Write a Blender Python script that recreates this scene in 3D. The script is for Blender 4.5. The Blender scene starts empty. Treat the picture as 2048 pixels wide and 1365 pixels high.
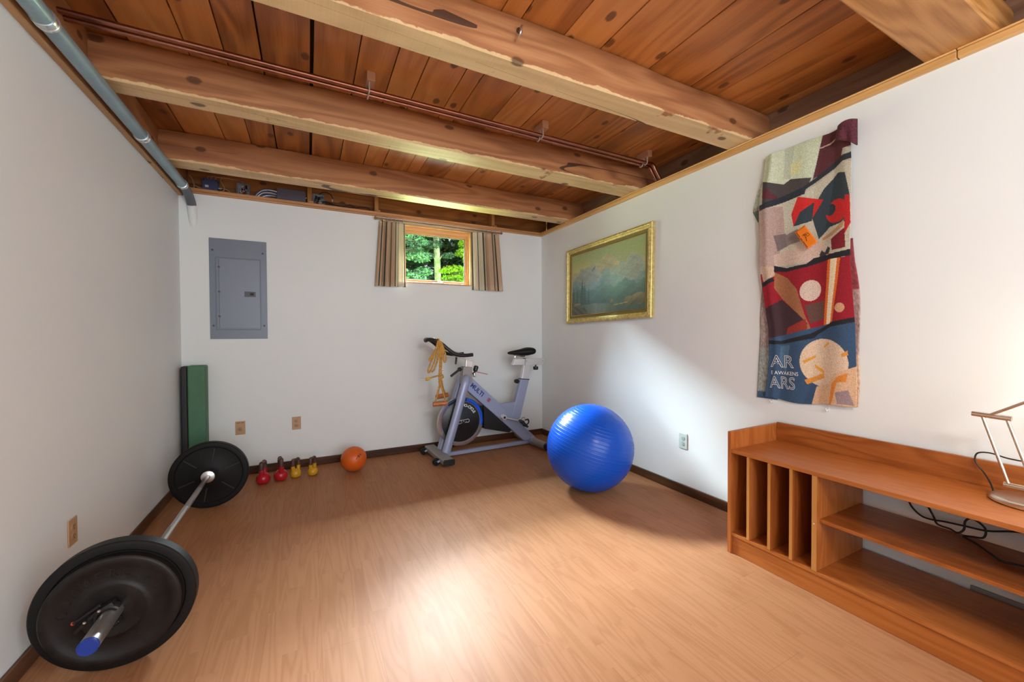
import bpy, bmesh, math, random
import numpy as np
from mathutils import Vector, Matrix, Euler

random.seed(11)
rng = np.random.default_rng(5)
C = bpy.context.scene.collection
PI = math.pi
V = Vector

# ------------------------------------------------------------------ materials
def new_mat(name):
    m = bpy.data.materials.new(name)
    m.use_nodes = True
    nt = m.node_tree
    b = nt.nodes['Principled BSDF']
    return m, nt, b

def node(nt, t, **kw):
    n = nt.nodes.new(t)
    for k, v in kw.items():
        if k in n.inputs and not hasattr(n, k):
            n.inputs[k].default_value = v
        else:
            setattr(n, k, v)
    return n

def lk(nt, a, b): nt.links.new(a, b)

def mth(nt, op, a, b=None, c=None):
    n = nt.nodes.new('ShaderNodeMath'); n.operation = op
    for i, v in enumerate((a, b, c)):
        if v is None: continue
        if isinstance(v, (int, float)): n.inputs[i].default_value = v
        else: nt.links.new(v, n.inputs[i])
    return n.outputs[0]

def rgb(c): return (c[0], c[1], c[2], 1.0)

def mix(nt, f, a, b):
    n = nt.nodes.new('ShaderNodeMix'); n.data_type = 'RGBA'
    if isinstance(f, (int, float)): n.inputs[0].default_value = f
    else: nt.links.new(f, n.inputs[0])
    for i, v in ((6, a), (7, b)):
        if isinstance(v, tuple): n.inputs[i].default_value = rgb(v)
        else: nt.links.new(v, n.inputs[i])
    return n.outputs[2]

def ramp(nt, f, stops):
    n = nt.nodes.new('ShaderNodeValToRGB')
    e = n.color_ramp.elements
    while len(e) < len(stops): e.new(0.5)
    for i, (p, c) in enumerate(stops):
        e[i].position = p; e[i].color = rgb(c)
    nt.links.new(f, n.inputs[0])
    return n.outputs[0]

def coords(nt, scale, rot=(0, 0, 0), offset=None):
    tc = nt.nodes.new('ShaderNodeTexCoord')
    mp = nt.nodes.new('ShaderNodeMapping')
    mp.inputs['Scale'].default_value = scale
    mp.inputs['Rotation'].default_value = rot
    src = tc.outputs['Object']
    if offset is not None:
        ad = nt.nodes.new('ShaderNodeVectorMath'); ad.operation = 'ADD'
        nt.links.new(src, ad.inputs[0]); nt.links.new(offset, ad.inputs[1])
        src = ad.outputs[0]
    nt.links.new(src, mp.inputs['Vector'])
    return mp.outputs[0]

def noise(nt, vec, scale=5, detail=3, rough=.5, dist=0.0):
    n = nt.nodes.new('ShaderNodeTexNoise')
    n.inputs['Scale'].default_value = scale
    n.inputs['Detail'].default_value = detail
    n.inputs['Roughness'].default_value = rough
    n.inputs['Distortion'].default_value = dist
    nt.links.new(vec, n.inputs['Vector'])
    return n.outputs[0]

def bump(nt, b, h, strength=.2, dist=.002):
    n = nt.nodes.new('ShaderNodeBump')
    n.inputs['Strength'].default_value = strength
    n.inputs['Distance'].default_value = dist
    nt.links.new(h, n.inputs['Height'])
    nt.links.new(n.outputs[0], b.inputs['Normal'])

def plain(name, col, rough=.5, metal=0.0, bmp=0.0, bscale=200, var=0.0, vscale=8, coat=0.0, spec=.5):
    m, nt, b = new_mat(name)
    b.inputs['Specular IOR Level'].default_value = spec
    b.inputs['Roughness'].default_value = rough
    b.inputs['Metallic'].default_value = metal
    b.inputs['Coat Weight'].default_value = coat
    b.inputs['Coat Roughness'].default_value = .1
    vec = coords(nt, (1, 1, 1))
    if var > 0:
        n = noise(nt, vec, vscale, 4, .6)
        lo = tuple(c * (1 - var) for c in col); hi = tuple(min(1, c * (1 + var)) for c in col)
        lk(nt, ramp(nt, n, [(.3, lo), (.7, hi)]), b.inputs['Base Color'])
    else:
        n = noise(nt, vec, vscale, 2)
        lk(nt, mix(nt, mth(nt, 'MULTIPLY', n, .06), tuple(col), tuple(c * .85 for c in col)), b.inputs['Base Color'])
    if bmp > 0:
        bump(nt, b, noise(nt, vec, bscale, 3), bmp, .001)
    return m

def wood(name, dark, mid, light, axis='x', rough=.5, ring=16, s=1.0, knots=0.0, tone=True, bottom=None, checks=False, amt=1.0, coat=0.0, spec=.5):
    """Procedural timber: growth rings stretched along `axis`, fine fibres, knots, drying checks."""
    m, nt, b = new_mat(name)
    b.inputs['Roughness'].default_value = rough
    b.inputs['Coat Weight'].default_value = coat
    b.inputs['Coat Roughness'].default_value = .18
    b.inputs['Specular IOR Level'].default_value = spec
    off = None; tv = None
    if tone:
        at = nt.nodes.new('ShaderNodeAttribute'); at.attribute_name = 'tone'
        tv = at.outputs['Fac']
        cx = nt.nodes.new('ShaderNodeCombineXYZ')
        lk(nt, mth(nt, 'MULTIPLY', tv, 31.0), cx.inputs[0]); lk(nt, mth(nt, 'MULTIPLY', tv, 17.0), cx.inputs[1]); lk(nt, mth(nt, 'MULTIPLY', tv, 23.0), cx.inputs[2])
        off = cx.outputs[0]
    al = {'x': 0, 'y': 1, 'z': 2}[axis]
    def sc(a, c):
        v = [c * s] * 3; v[al] = a * s; return tuple(v)
    n1 = noise(nt, coords(nt, sc(.55, 4.2), offset=off), 1.0, 2, .5, .35)
    rings = mth(nt, 'SINE', mth(nt, 'MULTIPLY', n1, ring * 6.28))
    rings = mth(nt, 'MULTIPLY_ADD', rings, .5, .5)
    fib = noise(nt, coords(nt, sc(4, 130), offset=off), 1.0, 2, .6)
    big = noise(nt, coords(nt, sc(.9, 3.2), offset=off), 1.0, 2)
    f = mth(nt, 'ADD', mth(nt, 'MULTIPLY', rings, .34 * amt), mth(nt, 'MULTIPLY', fib, .42 * amt))
    f = mth(nt, 'ADD', f, mth(nt, 'MULTIPLY', big, .5 * amt))
    f = mth(nt, 'ADD', f, .5 - .63 * amt)
    if tone:
        f = mth(nt, 'ADD', f, mth(nt, 'MULTIPLY_ADD', tv, .5, -.25))
    col = ramp(nt, f, [(.15, dark), (.5, mid), (.85, light)])
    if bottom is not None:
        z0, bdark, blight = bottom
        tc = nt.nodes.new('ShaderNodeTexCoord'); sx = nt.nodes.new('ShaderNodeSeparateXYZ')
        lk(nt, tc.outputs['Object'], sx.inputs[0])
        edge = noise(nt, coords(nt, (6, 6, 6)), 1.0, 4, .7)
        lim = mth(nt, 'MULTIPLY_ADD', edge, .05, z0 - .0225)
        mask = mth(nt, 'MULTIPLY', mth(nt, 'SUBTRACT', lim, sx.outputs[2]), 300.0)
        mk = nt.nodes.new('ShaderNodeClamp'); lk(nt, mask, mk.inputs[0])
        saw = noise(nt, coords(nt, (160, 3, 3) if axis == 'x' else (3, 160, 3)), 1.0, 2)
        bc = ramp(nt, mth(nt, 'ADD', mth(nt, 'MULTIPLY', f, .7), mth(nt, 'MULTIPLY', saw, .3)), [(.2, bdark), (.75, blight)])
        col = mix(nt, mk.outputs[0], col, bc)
    if knots > 0:
        vo = nt.nodes.new('ShaderNodeTexVoronoi'); vo.inputs['Scale'].default_value = 1.0; vo.voronoi_dimensions = '2D'
        sk = nt.nodes.new('ShaderNodeSeparateXYZ'); lk(nt, coords(nt, (s, s, s), offset=off), sk.inputs[0])
        oth = [i for i in range(3) if i != al]
        ck_ = nt.nodes.new('ShaderNodeCombineXYZ')
        lk(nt, mth(nt, 'MULTIPLY', sk.outputs[al], 3.0), ck_.inputs[0])
        lk(nt, mth(nt, 'MULTIPLY', mth(nt, 'ADD', sk.outputs[oth[0]], sk.outputs[oth[1]]), 5.0), ck_.inputs[1])
        lk(nt, ck_.outputs[0], vo.inputs['Vector'])
        d = mth(nt, 'ADD', vo.outputs['Distance'], mth(nt, 'MULTIPLY_ADD', fib, .06, -.03))
        k = mth(nt, 'SUBTRACT', 1.0, mth(nt, 'MULTIPLY', d, 1.0 / knots))
        k = mth(nt, 'MULTIPLY', k, 3.0)
        kc = nt.nodes.new('ShaderNodeClamp'); lk(nt, k, kc.inputs[0])
        sp = nt.nodes.new('ShaderNodeSeparateColor'); lk(nt, vo.outputs['Color'], sp.inputs[0])
        has = mth(nt, 'GREATER_THAN', sp.outputs[0], .45)
        col = mix(nt, mth(nt, 'MULTIPLY', mth(nt, 'MULTIPLY', kc.outputs[0], has), .8), col, tuple(c * .35 for c in dark))
    hgt = f
    if checks:
        cn = noise(nt, coords(nt, sc(.33, 9.0), offset=off), 1.0, 0, .3, .0)
        ln = mth(nt, 'LESS_THAN', mth(nt, 'ABSOLUTE', mth(nt, 'SUBTRACT', cn, .5)), .0032)
        cm = noise(nt, coords(nt, sc(1.1, 3.0), offset=off), 1.0, 1)
        msk = mth(nt, 'MULTIPLY', ln, mth(nt, 'GREATER_THAN', cm, .5))
        col = mix(nt, mth(nt, 'MULTIPLY', msk, .85), col, (.02, .009, .006))
        hgt = mth(nt, 'SUBTRACT', f, msk)
    lk(nt, col, b.inputs['Base Color'])
    bump(nt, b, hgt, .25, .0015)
    return m

def attr_mat(name, rough=.8, bmp=.0, bscale=300, attr='col', coat=0.0):
    m, nt, b = new_mat(name)
    at = nt.nodes.new('ShaderNodeAttribute'); at.attribute_name = attr
    n = noise(nt, coords(nt, (1, 1, 1)), bscale, 2)
    lk(nt, mix(nt, mth(nt, 'MULTIPLY', n, .12), at.outputs['Color'], (.05, .04, .04)), b.inputs['Base Color'])
    b.inputs['Roughness'].default_value = rough
    b.inputs['Coat Weight'].default_value = coat; b.inputs['Coat Roughness'].default_value = .3
    if bmp > 0: bump(nt, b, n, bmp, .002)
    return m

# ------------------------------------------------------------------ mesh builder
class MB:
    def __init__(s): s.v = []; s.f = []; s.m = []; s.t = []; s.col = None
    def add(s, vs, fs, mi=0, tone=None):
        o = len(s.v); tn = random.random() if tone is None else tone
        s.v += [tuple(x) for x in vs]; s.t += [tn] * len(vs)
        for f in fs: s.f.append(tuple(i + o for i in f)); s.m.append(mi)
        return s
    def box(s, a, b, rot=None, mi=0, tone=None):
        (x0, y0, z0), (x1, y1, z1) = a, b
        vs = [V(p) for p in ((x0, y0, z0), (x1, y0, z0), (x1, y1, z0), (x0, y1, z0), (x0, y0, z1), (x1, y0, z1), (x1, y1, z1), (x0, y1, z1))]
        if rot is not None:
            c = V(((x0 + x1) / 2, (y0 + y1) / 2, (z0 + z1) / 2)); vs = [c + rot @ (p - c) for p in vs]
        return s.add(vs, [(0, 3, 2, 1), (4, 5, 6, 7), (0, 1, 5, 4), (1, 2, 6, 5), (2, 3, 7, 6), (3, 0, 4, 7)], mi, tone)
    def bar(s, p0, p1, w, h, up=(0, 0, 1), mi=0):
        p0, p1 = V(p0), V(p1); d = (p1 - p0).normalized(); r = d.cross(V(up))
        if r.length < 1e-5: r = d.cross(V((1, 0, 0)))
        r.normalize(); u = r.cross(d)
        q = []
        for p in (p0, p1):
            for a, b in ((-1, -1), (1, -1), (1, 1), (-1, 1)): q.append(p + r * a * w / 2 + u * b * h / 2)
        return s.add(q, [(3, 2, 1, 0), (4, 5, 6, 7), (0, 1, 5, 4), (1, 2, 6, 5), (2, 3, 7, 6), (3, 0, 4, 7)], mi)
    def prism(s, poly, y0, y1, mp=lambda x, y, z: (x, y, z), mi=0):
        """polygon in (x, z) extruded from y0 to y1"""
        n = len(poly)
        vs = [mp(x, y0, z) for x, z in poly] + [mp(x, y1, z) for x, z in poly]
        fs = [tuple(range(n)), tuple(range(2 * n - 1, n - 1, -1))] + [(i, i + n, (i + 1) % n + n, (i + 1) % n) for i in range(n)]
        return s.add(vs, fs, mi)
    def tube(s, pts, r, seg=12, closed=False, cap=True, mi=0, flat=None, up=None):
        pts = [V(p) for p in pts]; n = len(pts)
        rs = r if isinstance(r, (list, tuple)) else [r] * n
        tang = []
        for i in range(n):
            a = pts[(i - 1) % n] if closed or i > 0 else pts[i]
            b = pts[(i + 1) % n] if closed or i < n - 1 else pts[i]
            tang.append((b - a).normalized())
        ref = V(up) if up else (V((0, 0, 1)) if abs(tang[0].z) < .9 else V((1, 0, 0)))
        nr = (ref - tang[0] * ref.dot(tang[0])).normalized()
        vs = []
        for i in range(n):
            nr = (nr - tang[i] * nr.dot(tang[i])).normalized(); bi = tang[i].cross(nr)
            fx, fy = (1, 1) if flat is None else flat
            for k in range(seg):
                a = 2 * PI * k / seg
                vs.append(pts[i] + nr * math.cos(a) * rs[i] * fx + bi * math.sin(a) * rs[i] * fy)
        fs = []
        for i in range(n if closed else n - 1):
            j = (i + 1) % n
            for k in range(seg):
                k2 = (k + 1) % seg
                fs.append((i * seg + k, i * seg + k2, j * seg + k2, j * seg + k))
        if cap and not closed:
            fs.append(tuple(range(seg - 1, -1, -1))); fs.append(tuple((n - 1) * seg + k for k in range(seg)))
        return s.add(vs, fs, mi)
    def cyl(s, p0, p1, r, r2=None, seg=24, mi=0): return s.tube([p0, p1], [r, r if r2 is None else r2], seg, mi=mi)
    def lathe(s, prof, c=(0, 0, 0), axis='z', seg=48, mi=0, rot=None, mis=None):
        """prof: list of (radius, height) ; closed to the axis when radius 0"""
        c = V(c); vs = []; n = len(prof)
        def tr(x, y, h):
            p = {'z': V((x, y, h)), 'y': V((x, h, -y)), 'x': V((h, x, y))}[axis]
            return c + (rot @ p if rot is not None else p)
        for r, h in prof:
            for k in range(seg):
                a = 2 * PI * k / seg; vs.append(tr(r * math.cos(a), r * math.sin(a), h))
        o = len(s.v); tn = random.random()
        s.v += [tuple(p) for p in vs]; s.t += [tn] * len(vs)
        for i in range(n - 1):
            for k in range(seg):
                k2 = (k + 1) % seg
                s.f.append((o + i * seg + k, o + i * seg + k2, o + (i + 1) * seg + k2, o + (i + 1) * seg + k))
                s.m.append(mis[i] if mis else mi)
        return s
    def ball(s, c, r, seg=20, mi=0, sc=(1, 1, 1)):
        n = seg // 2
        prof = [(max(1e-4, r * math.sin(PI * i / n)), -r * math.cos(PI * i / n)) for i in range(n + 1)]
        m = Matrix.Diagonal(V(sc))
        return s.lathe(prof, c, 'z', seg, mi, rot=m)
    def grid(s, fn, nu, nv, mi=0):
        vs = [fn(i / nu, j / nv) for j in range(nv + 1) for i in range(nu + 1)]
        fs = [(j * (nu + 1) + i, j * (nu + 1) + i + 1, (j + 1) * (nu + 1) + i + 1, (j + 1) * (nu + 1) + i) for j in range(nv) for i in range(nu)]
        return s.add(vs, fs, mi, 0.5)
    def build(s, name, mats, parent=None, world=True, bevel=0.0, smooth=True, angle=35, bseg=2, solid=0.0, sub=0, fix=True):
        me = bpy.data.meshes.new(name)
        vs = s.v
        if parent is not None and world:
            inv = ROOTM[root_of(parent).name].inverted(); vs = [inv @ V(p) for p in s.v]
        me.from_pydata([tuple(p) for p in vs], [], s.f)
        for m in (mats if isinstance(mats, (list, tuple)) else [mats]): me.materials.append(m)
        me.polygons.foreach_set('material_index', s.m)
        a = me.attributes.new('tone', 'FLOAT', 'POINT'); a.data.foreach_set('value', s.t)
        if s.col is not None:
            ca = me.attributes.new('col', 'FLOAT_COLOR', 'POINT'); ca.data.foreach_set('color', np.asarray(s.col, dtype=np.float32).ravel())
        if fix:
            bm = bmesh.new(); bm.from_mesh(me); bmesh.ops.recalc_face_normals(bm, faces=bm.faces); bm.to_mesh(me); bm.free()
        if smooth:
            me.polygons.foreach_set('use_smooth', [True] * len(me.polygons))
            me.set_sharp_from_angle(angle=math.radians(angle))
        me.update()
        o = bpy.data.objects.new(name, me); C.objects.link(o)
        if parent is not None: o.parent = parent
        if bevel > 0:
            md = o.modifiers.new('bevel', 'BEVEL'); md.width = bevel; md.segments = bseg; md.limit_method = 'ANGLE'; md.angle_limit = math.radians(40); md.harden_normals = True
        if solid:
            md = o.modifiers.new('solid', 'SOLIDIFY'); md.thickness = solid; md.offset = 0
        if sub:
            md = o.modifiers.new('sub', 'SUBSURF'); md.levels = sub; md.render_levels = sub
        return o

ROOTM = {}
def root_of(o):
    while o.parent is not None: o = o.parent
    return o
def thing(name, label, cat, loc=(0, 0, 0), rz=0.0, group=None):
    o = bpy.data.objects.new(name, None); C.objects.link(o)
    o.empty_display_size = .05
    o.location = loc; o.rotation_euler = (0, 0, rz)
    ROOTM[o.name] = Matrix.Translation(V(loc)) @ Matrix.Rotation(rz, 4, 'Z')
    o['label'] = label; o['category'] = cat
    if group: o['group'] = group
    return o
def tag(o, label, cat, group=None):
    o['label'] = label; o['category'] = cat
    if group: o['group'] = group
    return o
def struct(o, label=None):
    o['kind'] = 'structure'
    if label: o['label'] = label
    return o
def lab(o, t): o['label'] = t; return o
def dup_tree(root, loc, label, rz=None):
    r = root.copy(); C.objects.link(r); r.location = loc
    if rz is not None: r.rotation_euler = (0, 0, rz)
    r['label'] = label
    ROOTM[r.name] = Matrix.Translation(V(loc)) @ Matrix.Rotation(r.rotation_euler.z, 4, 'Z')
    for ch in list(root.children):
        c = ch.copy(); C.objects.link(c); c.parent = r
        for g in ch.children:
            d = g.copy(); C.objects.link(d); d.parent = c
    return r

def text_mb(body, size, depth, fn, outline=0.0, align='CENTER', bold=0.0, space=1.0):
    """lettering as a mesh: fn maps (x, y, h) of the flat text to a point"""
    cu = bpy.data.curves.new('lettering', 'FONT'); cu.body = body; cu.size = size
    cu.align_x = align; cu.align_y = 'CENTER'; cu.space_character = space; cu.resolution_u = 4
    if outline > 0:
        cu.fill_mode = 'NONE'; cu.bevel_depth = outline; cu.bevel_resolution = 1
    else:
        cu.extrude = depth; cu.offset = bold
    ob = bpy.data.objects.new('lettering', cu); C.objects.link(ob)
    dg = bpy.context.evaluated_depsgraph_get(); dg.update()
    me = bpy.data.meshes.new_from_object(ob.evaluated_get(dg))
    mb = MB(); mb.add([fn(v.co.x, v.co.y, v.co.z) for v in me.vertices], [tuple(p.vertices) for p in me.polygons])
    bpy.data.objects.remove(ob); bpy.data.meshes.remove(me); bpy.data.curves.remove(cu)
    return mb

def smooth_path(pts, n=8, closed=False):
    """Catmull-Rom through the points"""
    P = [V(p) for p in pts]; out = []; m = len(P)
    rngi = range(m if closed else m - 1)
    for i in rngi:
        p0 = P[(i - 1) % m] if closed or i > 0 else P[0] * 2 - P[1]
        p1 = P[i]; p2 = P[(i + 1) % m]
        p3 = P[(i + 2) % m] if closed or i < m - 2 else P[-1] * 2 - P[-2]
        for k in range(n):
            t = k / n
            out.append(.5 * ((2 * p1) + (p2 - p0) * t + (2 * p0 - 5 * p1 + 4 * p2 - p3) * t * t + (3 * p1 - p0 - 3 * p2 + p3) * t ** 3))
    if not closed: out.append(P[-1])
    return out

# ------------------------------------------------------------------ room numbers (metres)
YB, XL, XR = 4.044, -0.909, 2.459          # back, left, right wall faces
HL, HT = 2.304, 2.332                      # top of left wall, top of back / right wall
ZB, ZC = 2.372, 2.575                      # underside of beams, underside of ceiling planks
YF = -2.2                                  # where the modelled room ends behind the camera

# ------------------------------------------------------------------ material set
M = {}
def wall_mat():
    m, nt, b = new_mat('white_paint')
    v = coords(nt, (1, 1, 1))
    n = noise(nt, v, 1.3, 3)
    lk(nt, ramp(nt, n, [(.3, (.745, .795, .80)), (.7, (.775, .825, .83))]), b.inputs['Base Color'])
    b.inputs['Roughness'].default_value = .55
    bump(nt, b, noise(nt, v, 60, 3), .08, .001)
    return m
M['wall'] = wall_mat()

def floor_mat():
    m, nt, b = new_mat('laminate_floor')
    tc = nt.nodes.new('ShaderNodeTexCoord'); sx = nt.nodes.new('ShaderNodeSeparateXYZ'); lk(nt, tc.outputs['Object'], sx.inputs[0])
    X, Y = sx.outputs[0], sx.outputs[1]
    W = .0655
    xi = mth(nt, 'FLOOR', mth(nt, 'DIVIDE', mth(nt, 'ADD', X, 20.012), W))
    wn = nt.nodes.new('ShaderNodeTexWhiteNoise'); wn.noise_dimensions = '1D'; lk(nt, xi, wn.inputs['W'])
    yo = mth(nt, 'ADD', mth(nt, 'ADD', Y, 40.0), mth(nt, 'MULTIPLY', wn.outputs['Value'], 3.0))
    yi = mth(nt, 'FLOOR', mth(nt, 'DIVIDE', yo, .43))
    w2 = nt.nodes.new('ShaderNodeTexWhiteNoise'); w2.noise_dimensions = '2D'
    cv = nt.nodes.new('ShaderNodeCombineXYZ'); lk(nt, xi, cv.inputs[0]); lk(nt, yi, cv.inputs[1]); lk(nt, cv.outputs[0], w2.inputs['Vector'])
    tv = w2.outputs['Value']
    cx = nt.nodes.new('ShaderNodeCombineXYZ'); lk(nt, mth(nt, 'MULTIPLY', tv, 13.0), cx.inputs[0]); lk(nt, mth(nt, 'MULTIPLY', tv, 29.0), cx.inputs[1])
    off = cx.outputs[0]
    n1 = noise(nt, coords(nt, (9.0, .75, 1), offset=off), 1.0, 2, .5, .3)
    rings = mth(nt, 'MULTIPLY_ADD', mth(nt, 'SINE', mth(nt, 'MULTIPLY', n1, 70.0)), .5, .5)
    rings = mth(nt, 'POWER', rings, 1.6)
    fib = noise(nt, coords(nt, (230, 5, 1), offset=off), 1.0, 2, .6)
    f = mth(nt, 'ADD', mth(nt, 'MULTIPLY', rings, .30), mth(nt, 'MULTIPLY', fib, .40))
    f = mth(nt, 'ADD', f, mth(nt, 'MULTIPLY_ADD', tv, .20, .02))
    col = ramp(nt, f, [(.12, (.405, .196, .098)), (.5, (.352, .163, .077)), (.9, (.292, .125, .054))])
    # plank joints: every third strip across, strip ends fainter
    fx = mth(nt, 'FRACT', mth(nt, 'DIVIDE', mth(nt, 'ADD', X, 20.012), W * 3))
    jx = mth(nt, 'LESS_THAN', fx, .006)
    xi3 = mth(nt, 'FLOOR', mth(nt, 'DIVIDE', mth(nt, 'ADD', X, 20.012), W * 3))
    w3 = nt.nodes.new('ShaderNodeTexWhiteNoise'); w3.noise_dimensions = '1D'; lk(nt, xi3, w3.inputs['W'])
    fy = mth(nt, 'FRACT', mth(nt, 'DIVIDE', mth(nt, 'ADD', mth(nt, 'ADD', Y, 40.0), mth(nt, 'MULTIPLY', w3.outputs['Value'], 1.2)), 1.29))
    jy = mth(nt, 'LESS_THAN', fy, .0009)
    j = mth(nt, 'MAXIMUM', jx, jy)
    col = mix(nt, mth(nt, 'MULTIPLY', j, .55), col, (.16, .07, .03))
    lk(nt, col, b.inputs['Base Color'])
    b.inputs['Roughness'].default_value = .47
    b.inputs['Specular IOR Level'].default_value = .11
    bump(nt, b, mth(nt, 'ADD', mth(nt, 'MULTIPLY', fib, .4), mth(nt, 'MULTIPLY', j, -2.0)), .12, .0008)
    return m
M['floor'] = floor_mat()
M['ceil'] = wood('pine_ceiling_boards', (.25, .078, .015), (.48, .176, .038), (.62, .262, .070), 'y', .42, ring=7, knots=.11, s=1.0, amt=.8)
BD, BM, BL = (.23, .084, .032), (.39, .168, .068), (.52, .26, .115)
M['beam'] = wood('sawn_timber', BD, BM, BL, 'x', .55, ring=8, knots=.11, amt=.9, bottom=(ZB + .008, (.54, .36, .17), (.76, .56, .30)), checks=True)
M['beam_o'] = wood('oak_timber', (.27, .105, .024), (.44, .20, .055), (.56, .29, .095), 'x', .5, ring=16, checks=False)
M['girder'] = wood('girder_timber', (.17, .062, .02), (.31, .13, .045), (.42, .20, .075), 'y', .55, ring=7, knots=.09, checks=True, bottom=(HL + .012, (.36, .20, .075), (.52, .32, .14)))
M['rim'] = wood('old_rim_timber', (.12, .060, .034), (.21, .115, .068), (.29, .17, .10), 'y', .6, ring=8, knots=.12)
M['rimback'] = wood('rim_boards', (.22, .075, .016), (.36, .14, .03), (.45, .19, .05), 'x', .55, ring=8, knots=.1)
M['trim'] = wood('fir_trim', (.52, .27, .085), (.68, .40, .15), (.76, .49, .21), 'y', .42, ring=6)
M['trimx'] = wood('fir_trim_back', (.42, .19, .07), (.55, .28, .11), (.63, .35, .15), 'x', .42, ring=6)
M['stud'] = wood('stud_timber', (.40, .19, .05), (.52, .27, .09), (.60, .34, .13), 'z', .55, ring=6)
M['base'] = wood('dark_baseboard', (.050, .020, .009), (.100, .042, .018), (.15, .07, .034), 'x', .42, ring=6, spec=.25)
M['basey'] = wood('dark_baseboard_side', (.050, .020, .009), (.100, .042, .018), (.15, .07, .034), 'y', .42, ring=6, spec=.25)
M['teak'] = wood('teak_veneer', (.25, .066, .011), (.375, .114, .023), (.46, .160, .041), 'y', .31, ring=12, amt=.75, s=1.4)
M['teakz'] = wood('teak_veneer_upright', (.24, .060, .010), (.355, .102, .020), (.44, .146, .036), 'z', .38, ring=12, amt=.8, s=1.4)
M['teakedge'] = wood('teak_edge', (.37, .145, .030), (.46, .20, .048), (.52, .25, .07), 'z', .35, ring=8, amt=.5)
M['pine'] = wood('window_pine', (.52, .27, .10), (.64, .36, .15), (.72, .45, .21), 'x', .35, ring=7, amt=.7, coat=.2)
M['rodwood'] = wood('rod_wood', (.22, .10, .03), (.34, .17, .06), (.45, .24, .09), 'x', .3, ring=7)
M['handlewood'] = wood('turned_handle_wood', (.22, .06, .015), (.36, .11, .03), (.48, .17, .05), 'x', .4, ring=10, s=4)
M['black_rubber'] = plain('black_rubber', (.0075, .0068, .0065), .52, bmp=.25, bscale=500, spec=.22)
M['plate_red'] = plain('worn_rubber', (.011, .0085, .0078), .46, bmp=.3, bscale=260, var=.3, vscale=30, spec=.28)
M['black_plastic'] = plain('black_plastic', (.012, .012, .013), .35)
M['chrome'] = plain('chrome', (.86, .85, .84), .10, 1.0)
M['sleeve'] = plain('satin_chrome', (.86, .85, .84), .36, 1.0)
M['steel'] = plain('brushed_steel', (.66, .65, .63), .32, 1.0, bmp=.1, bscale=900)
M['nickel'] = plain('satin_nickel', (.72, .66, .58), .3, 1.0)
M['copper'] = plain('copper', (.34, .145, .095), .32, 1.0, var=.25, vscale=5)
M['conduit'] = plain('galvanised_conduit', (.25, .37, .42), .36, .3, var=.15, vscale=6)
M['coupling'] = plain('bright_coupling', (.62, .68, .68), .25, .8)
M['panel'] = plain('grey_enamel', (.180, .208, .262), .38, .1)
M['panel_l'] = plain('grey_enamel_door', (.205, .235, .295), .36, .1)
M['latch'] = plain('latch_grey', (.075, .078, .085), .4)
M['dark'] = plain('dark_slot', (.01, .009, .008), .6)
M['outlet_tan'] = plain('tan_outlet_plastic', (.50, .31, .175), .4)
M['outlet_tan2'] = plain('tan_receptacle', (.43, .26, .14), .45)
M['outlet_w'] = plain('pale_green_outlet', (.50, .60, .56), .35)
M['outlet_w2'] = plain('pale_receptacle', (.44, .54, .50), .4)
M['redink'] = plain('red_ink', (.25, .03, .02), .6)
M['gilt'] = plain('gilt_frame', (.60, .48, .17), .38, .35, bmp=.3, bscale=120, var=.3, vscale=40)
M['olive'] = plain('olive_liner', (.20, .165, .03), .6, bmp=.2, bscale=300)
M['gold'] = plain('brass', (.62, .42, .16), .3, .9)
M['blue_ball'] = plain('blue_vinyl', (.003, .075, .52), .27, spec=.33)
M['orange_ball'] = plain('orange_rubber', (.62, .105, .008), .42, bmp=.1, bscale=300)
M['red_kb'] = plain('red_vinyl', (.42, .010, .018), .28)
M['yellow_kb'] = plain('yellow_vinyl', (.56, .30, .012), .32)
M['kb_handle'] = plain('brown_grip', (.085, .038, .028), .45)
M['green_foam'] = plain('green_vinyl', (.060, .165, .088), .55, bmp=.2, bscale=250, var=.12, vscale=9)
M['black_foam'] = plain('black_vinyl', (.02, .017, .018), .6)
M['blue_cap'] = plain('blue_cap', (.012, .04, .27), .4)
M['bike'] = plain('lilac_grey_enamel', (.32, .37, .53), .36, .2)
M['bike_g'] = plain('warm_grey_enamel', (.30, .285, .27), .42, .1)
M['alu'] = plain('aluminium', (.72, .73, .75), .33, .7)
M['rimsteel'] = plain('flywheel_steel', (.60, .57, .54), .26, 1.0)
M['decal'] = plain('blue_decal', (.004, .10, .75), .3)
M['decal_d'] = plain('navy_decal', (.006, .03, .12), .35)
M['white_ink'] = plain('white_ink', (.75, .75, .75), .5)
M['navy_ink'] = plain('navy_ink', (.012, .04, .16), .5)
M['red_mark'] = plain('red_mark', (.5, .05, .10), .5)
M['red_plastic'] = plain('red_plastic', (.5, .05, .03), .4)
M['pedal'] = plain('pedal_grey', (.42, .38, .36), .45)
M['rope'] = plain('yellow_rope', (.50, .26, .045), .75, bmp=.6, bscale=160, var=.4, vscale=60)
M['yellow_plastic'] = plain('yellow_plastic', (.62, .40, .03), .4)
M['card'] = plain('orange_card', (.80, .20, .006), .6)
M['ink'] = plain('black_ink', (.025, .010, .006), .6)
M['cable'] = plain('black_cable', (.010, .009, .009), .45)
M['romex'] = plain('tan_cable', (.46, .27, .15), .55)
M['raceway'] = plain('grey_raceway', (.24, .22, .21), .5)
M['hook'] = plain('clear_plastic', (.72, .72, .70), .2)
M['box_blue'] = plain('blue_grey_box', (.060, .075, .17), .5)
M['box_grey'] = plain('grey_box', (.12, .115, .15), .5)
M['box_zinc'] = plain('zinc_box', (.36, .40, .42), .4, .6)
M['flex'] = plain('silver_flex', (.34, .36, .44), .3, .7, bmp=.6, bscale=60)
M['white_plastic'] = plain('white_plastic', (.72, .70, .67), .4)
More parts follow.
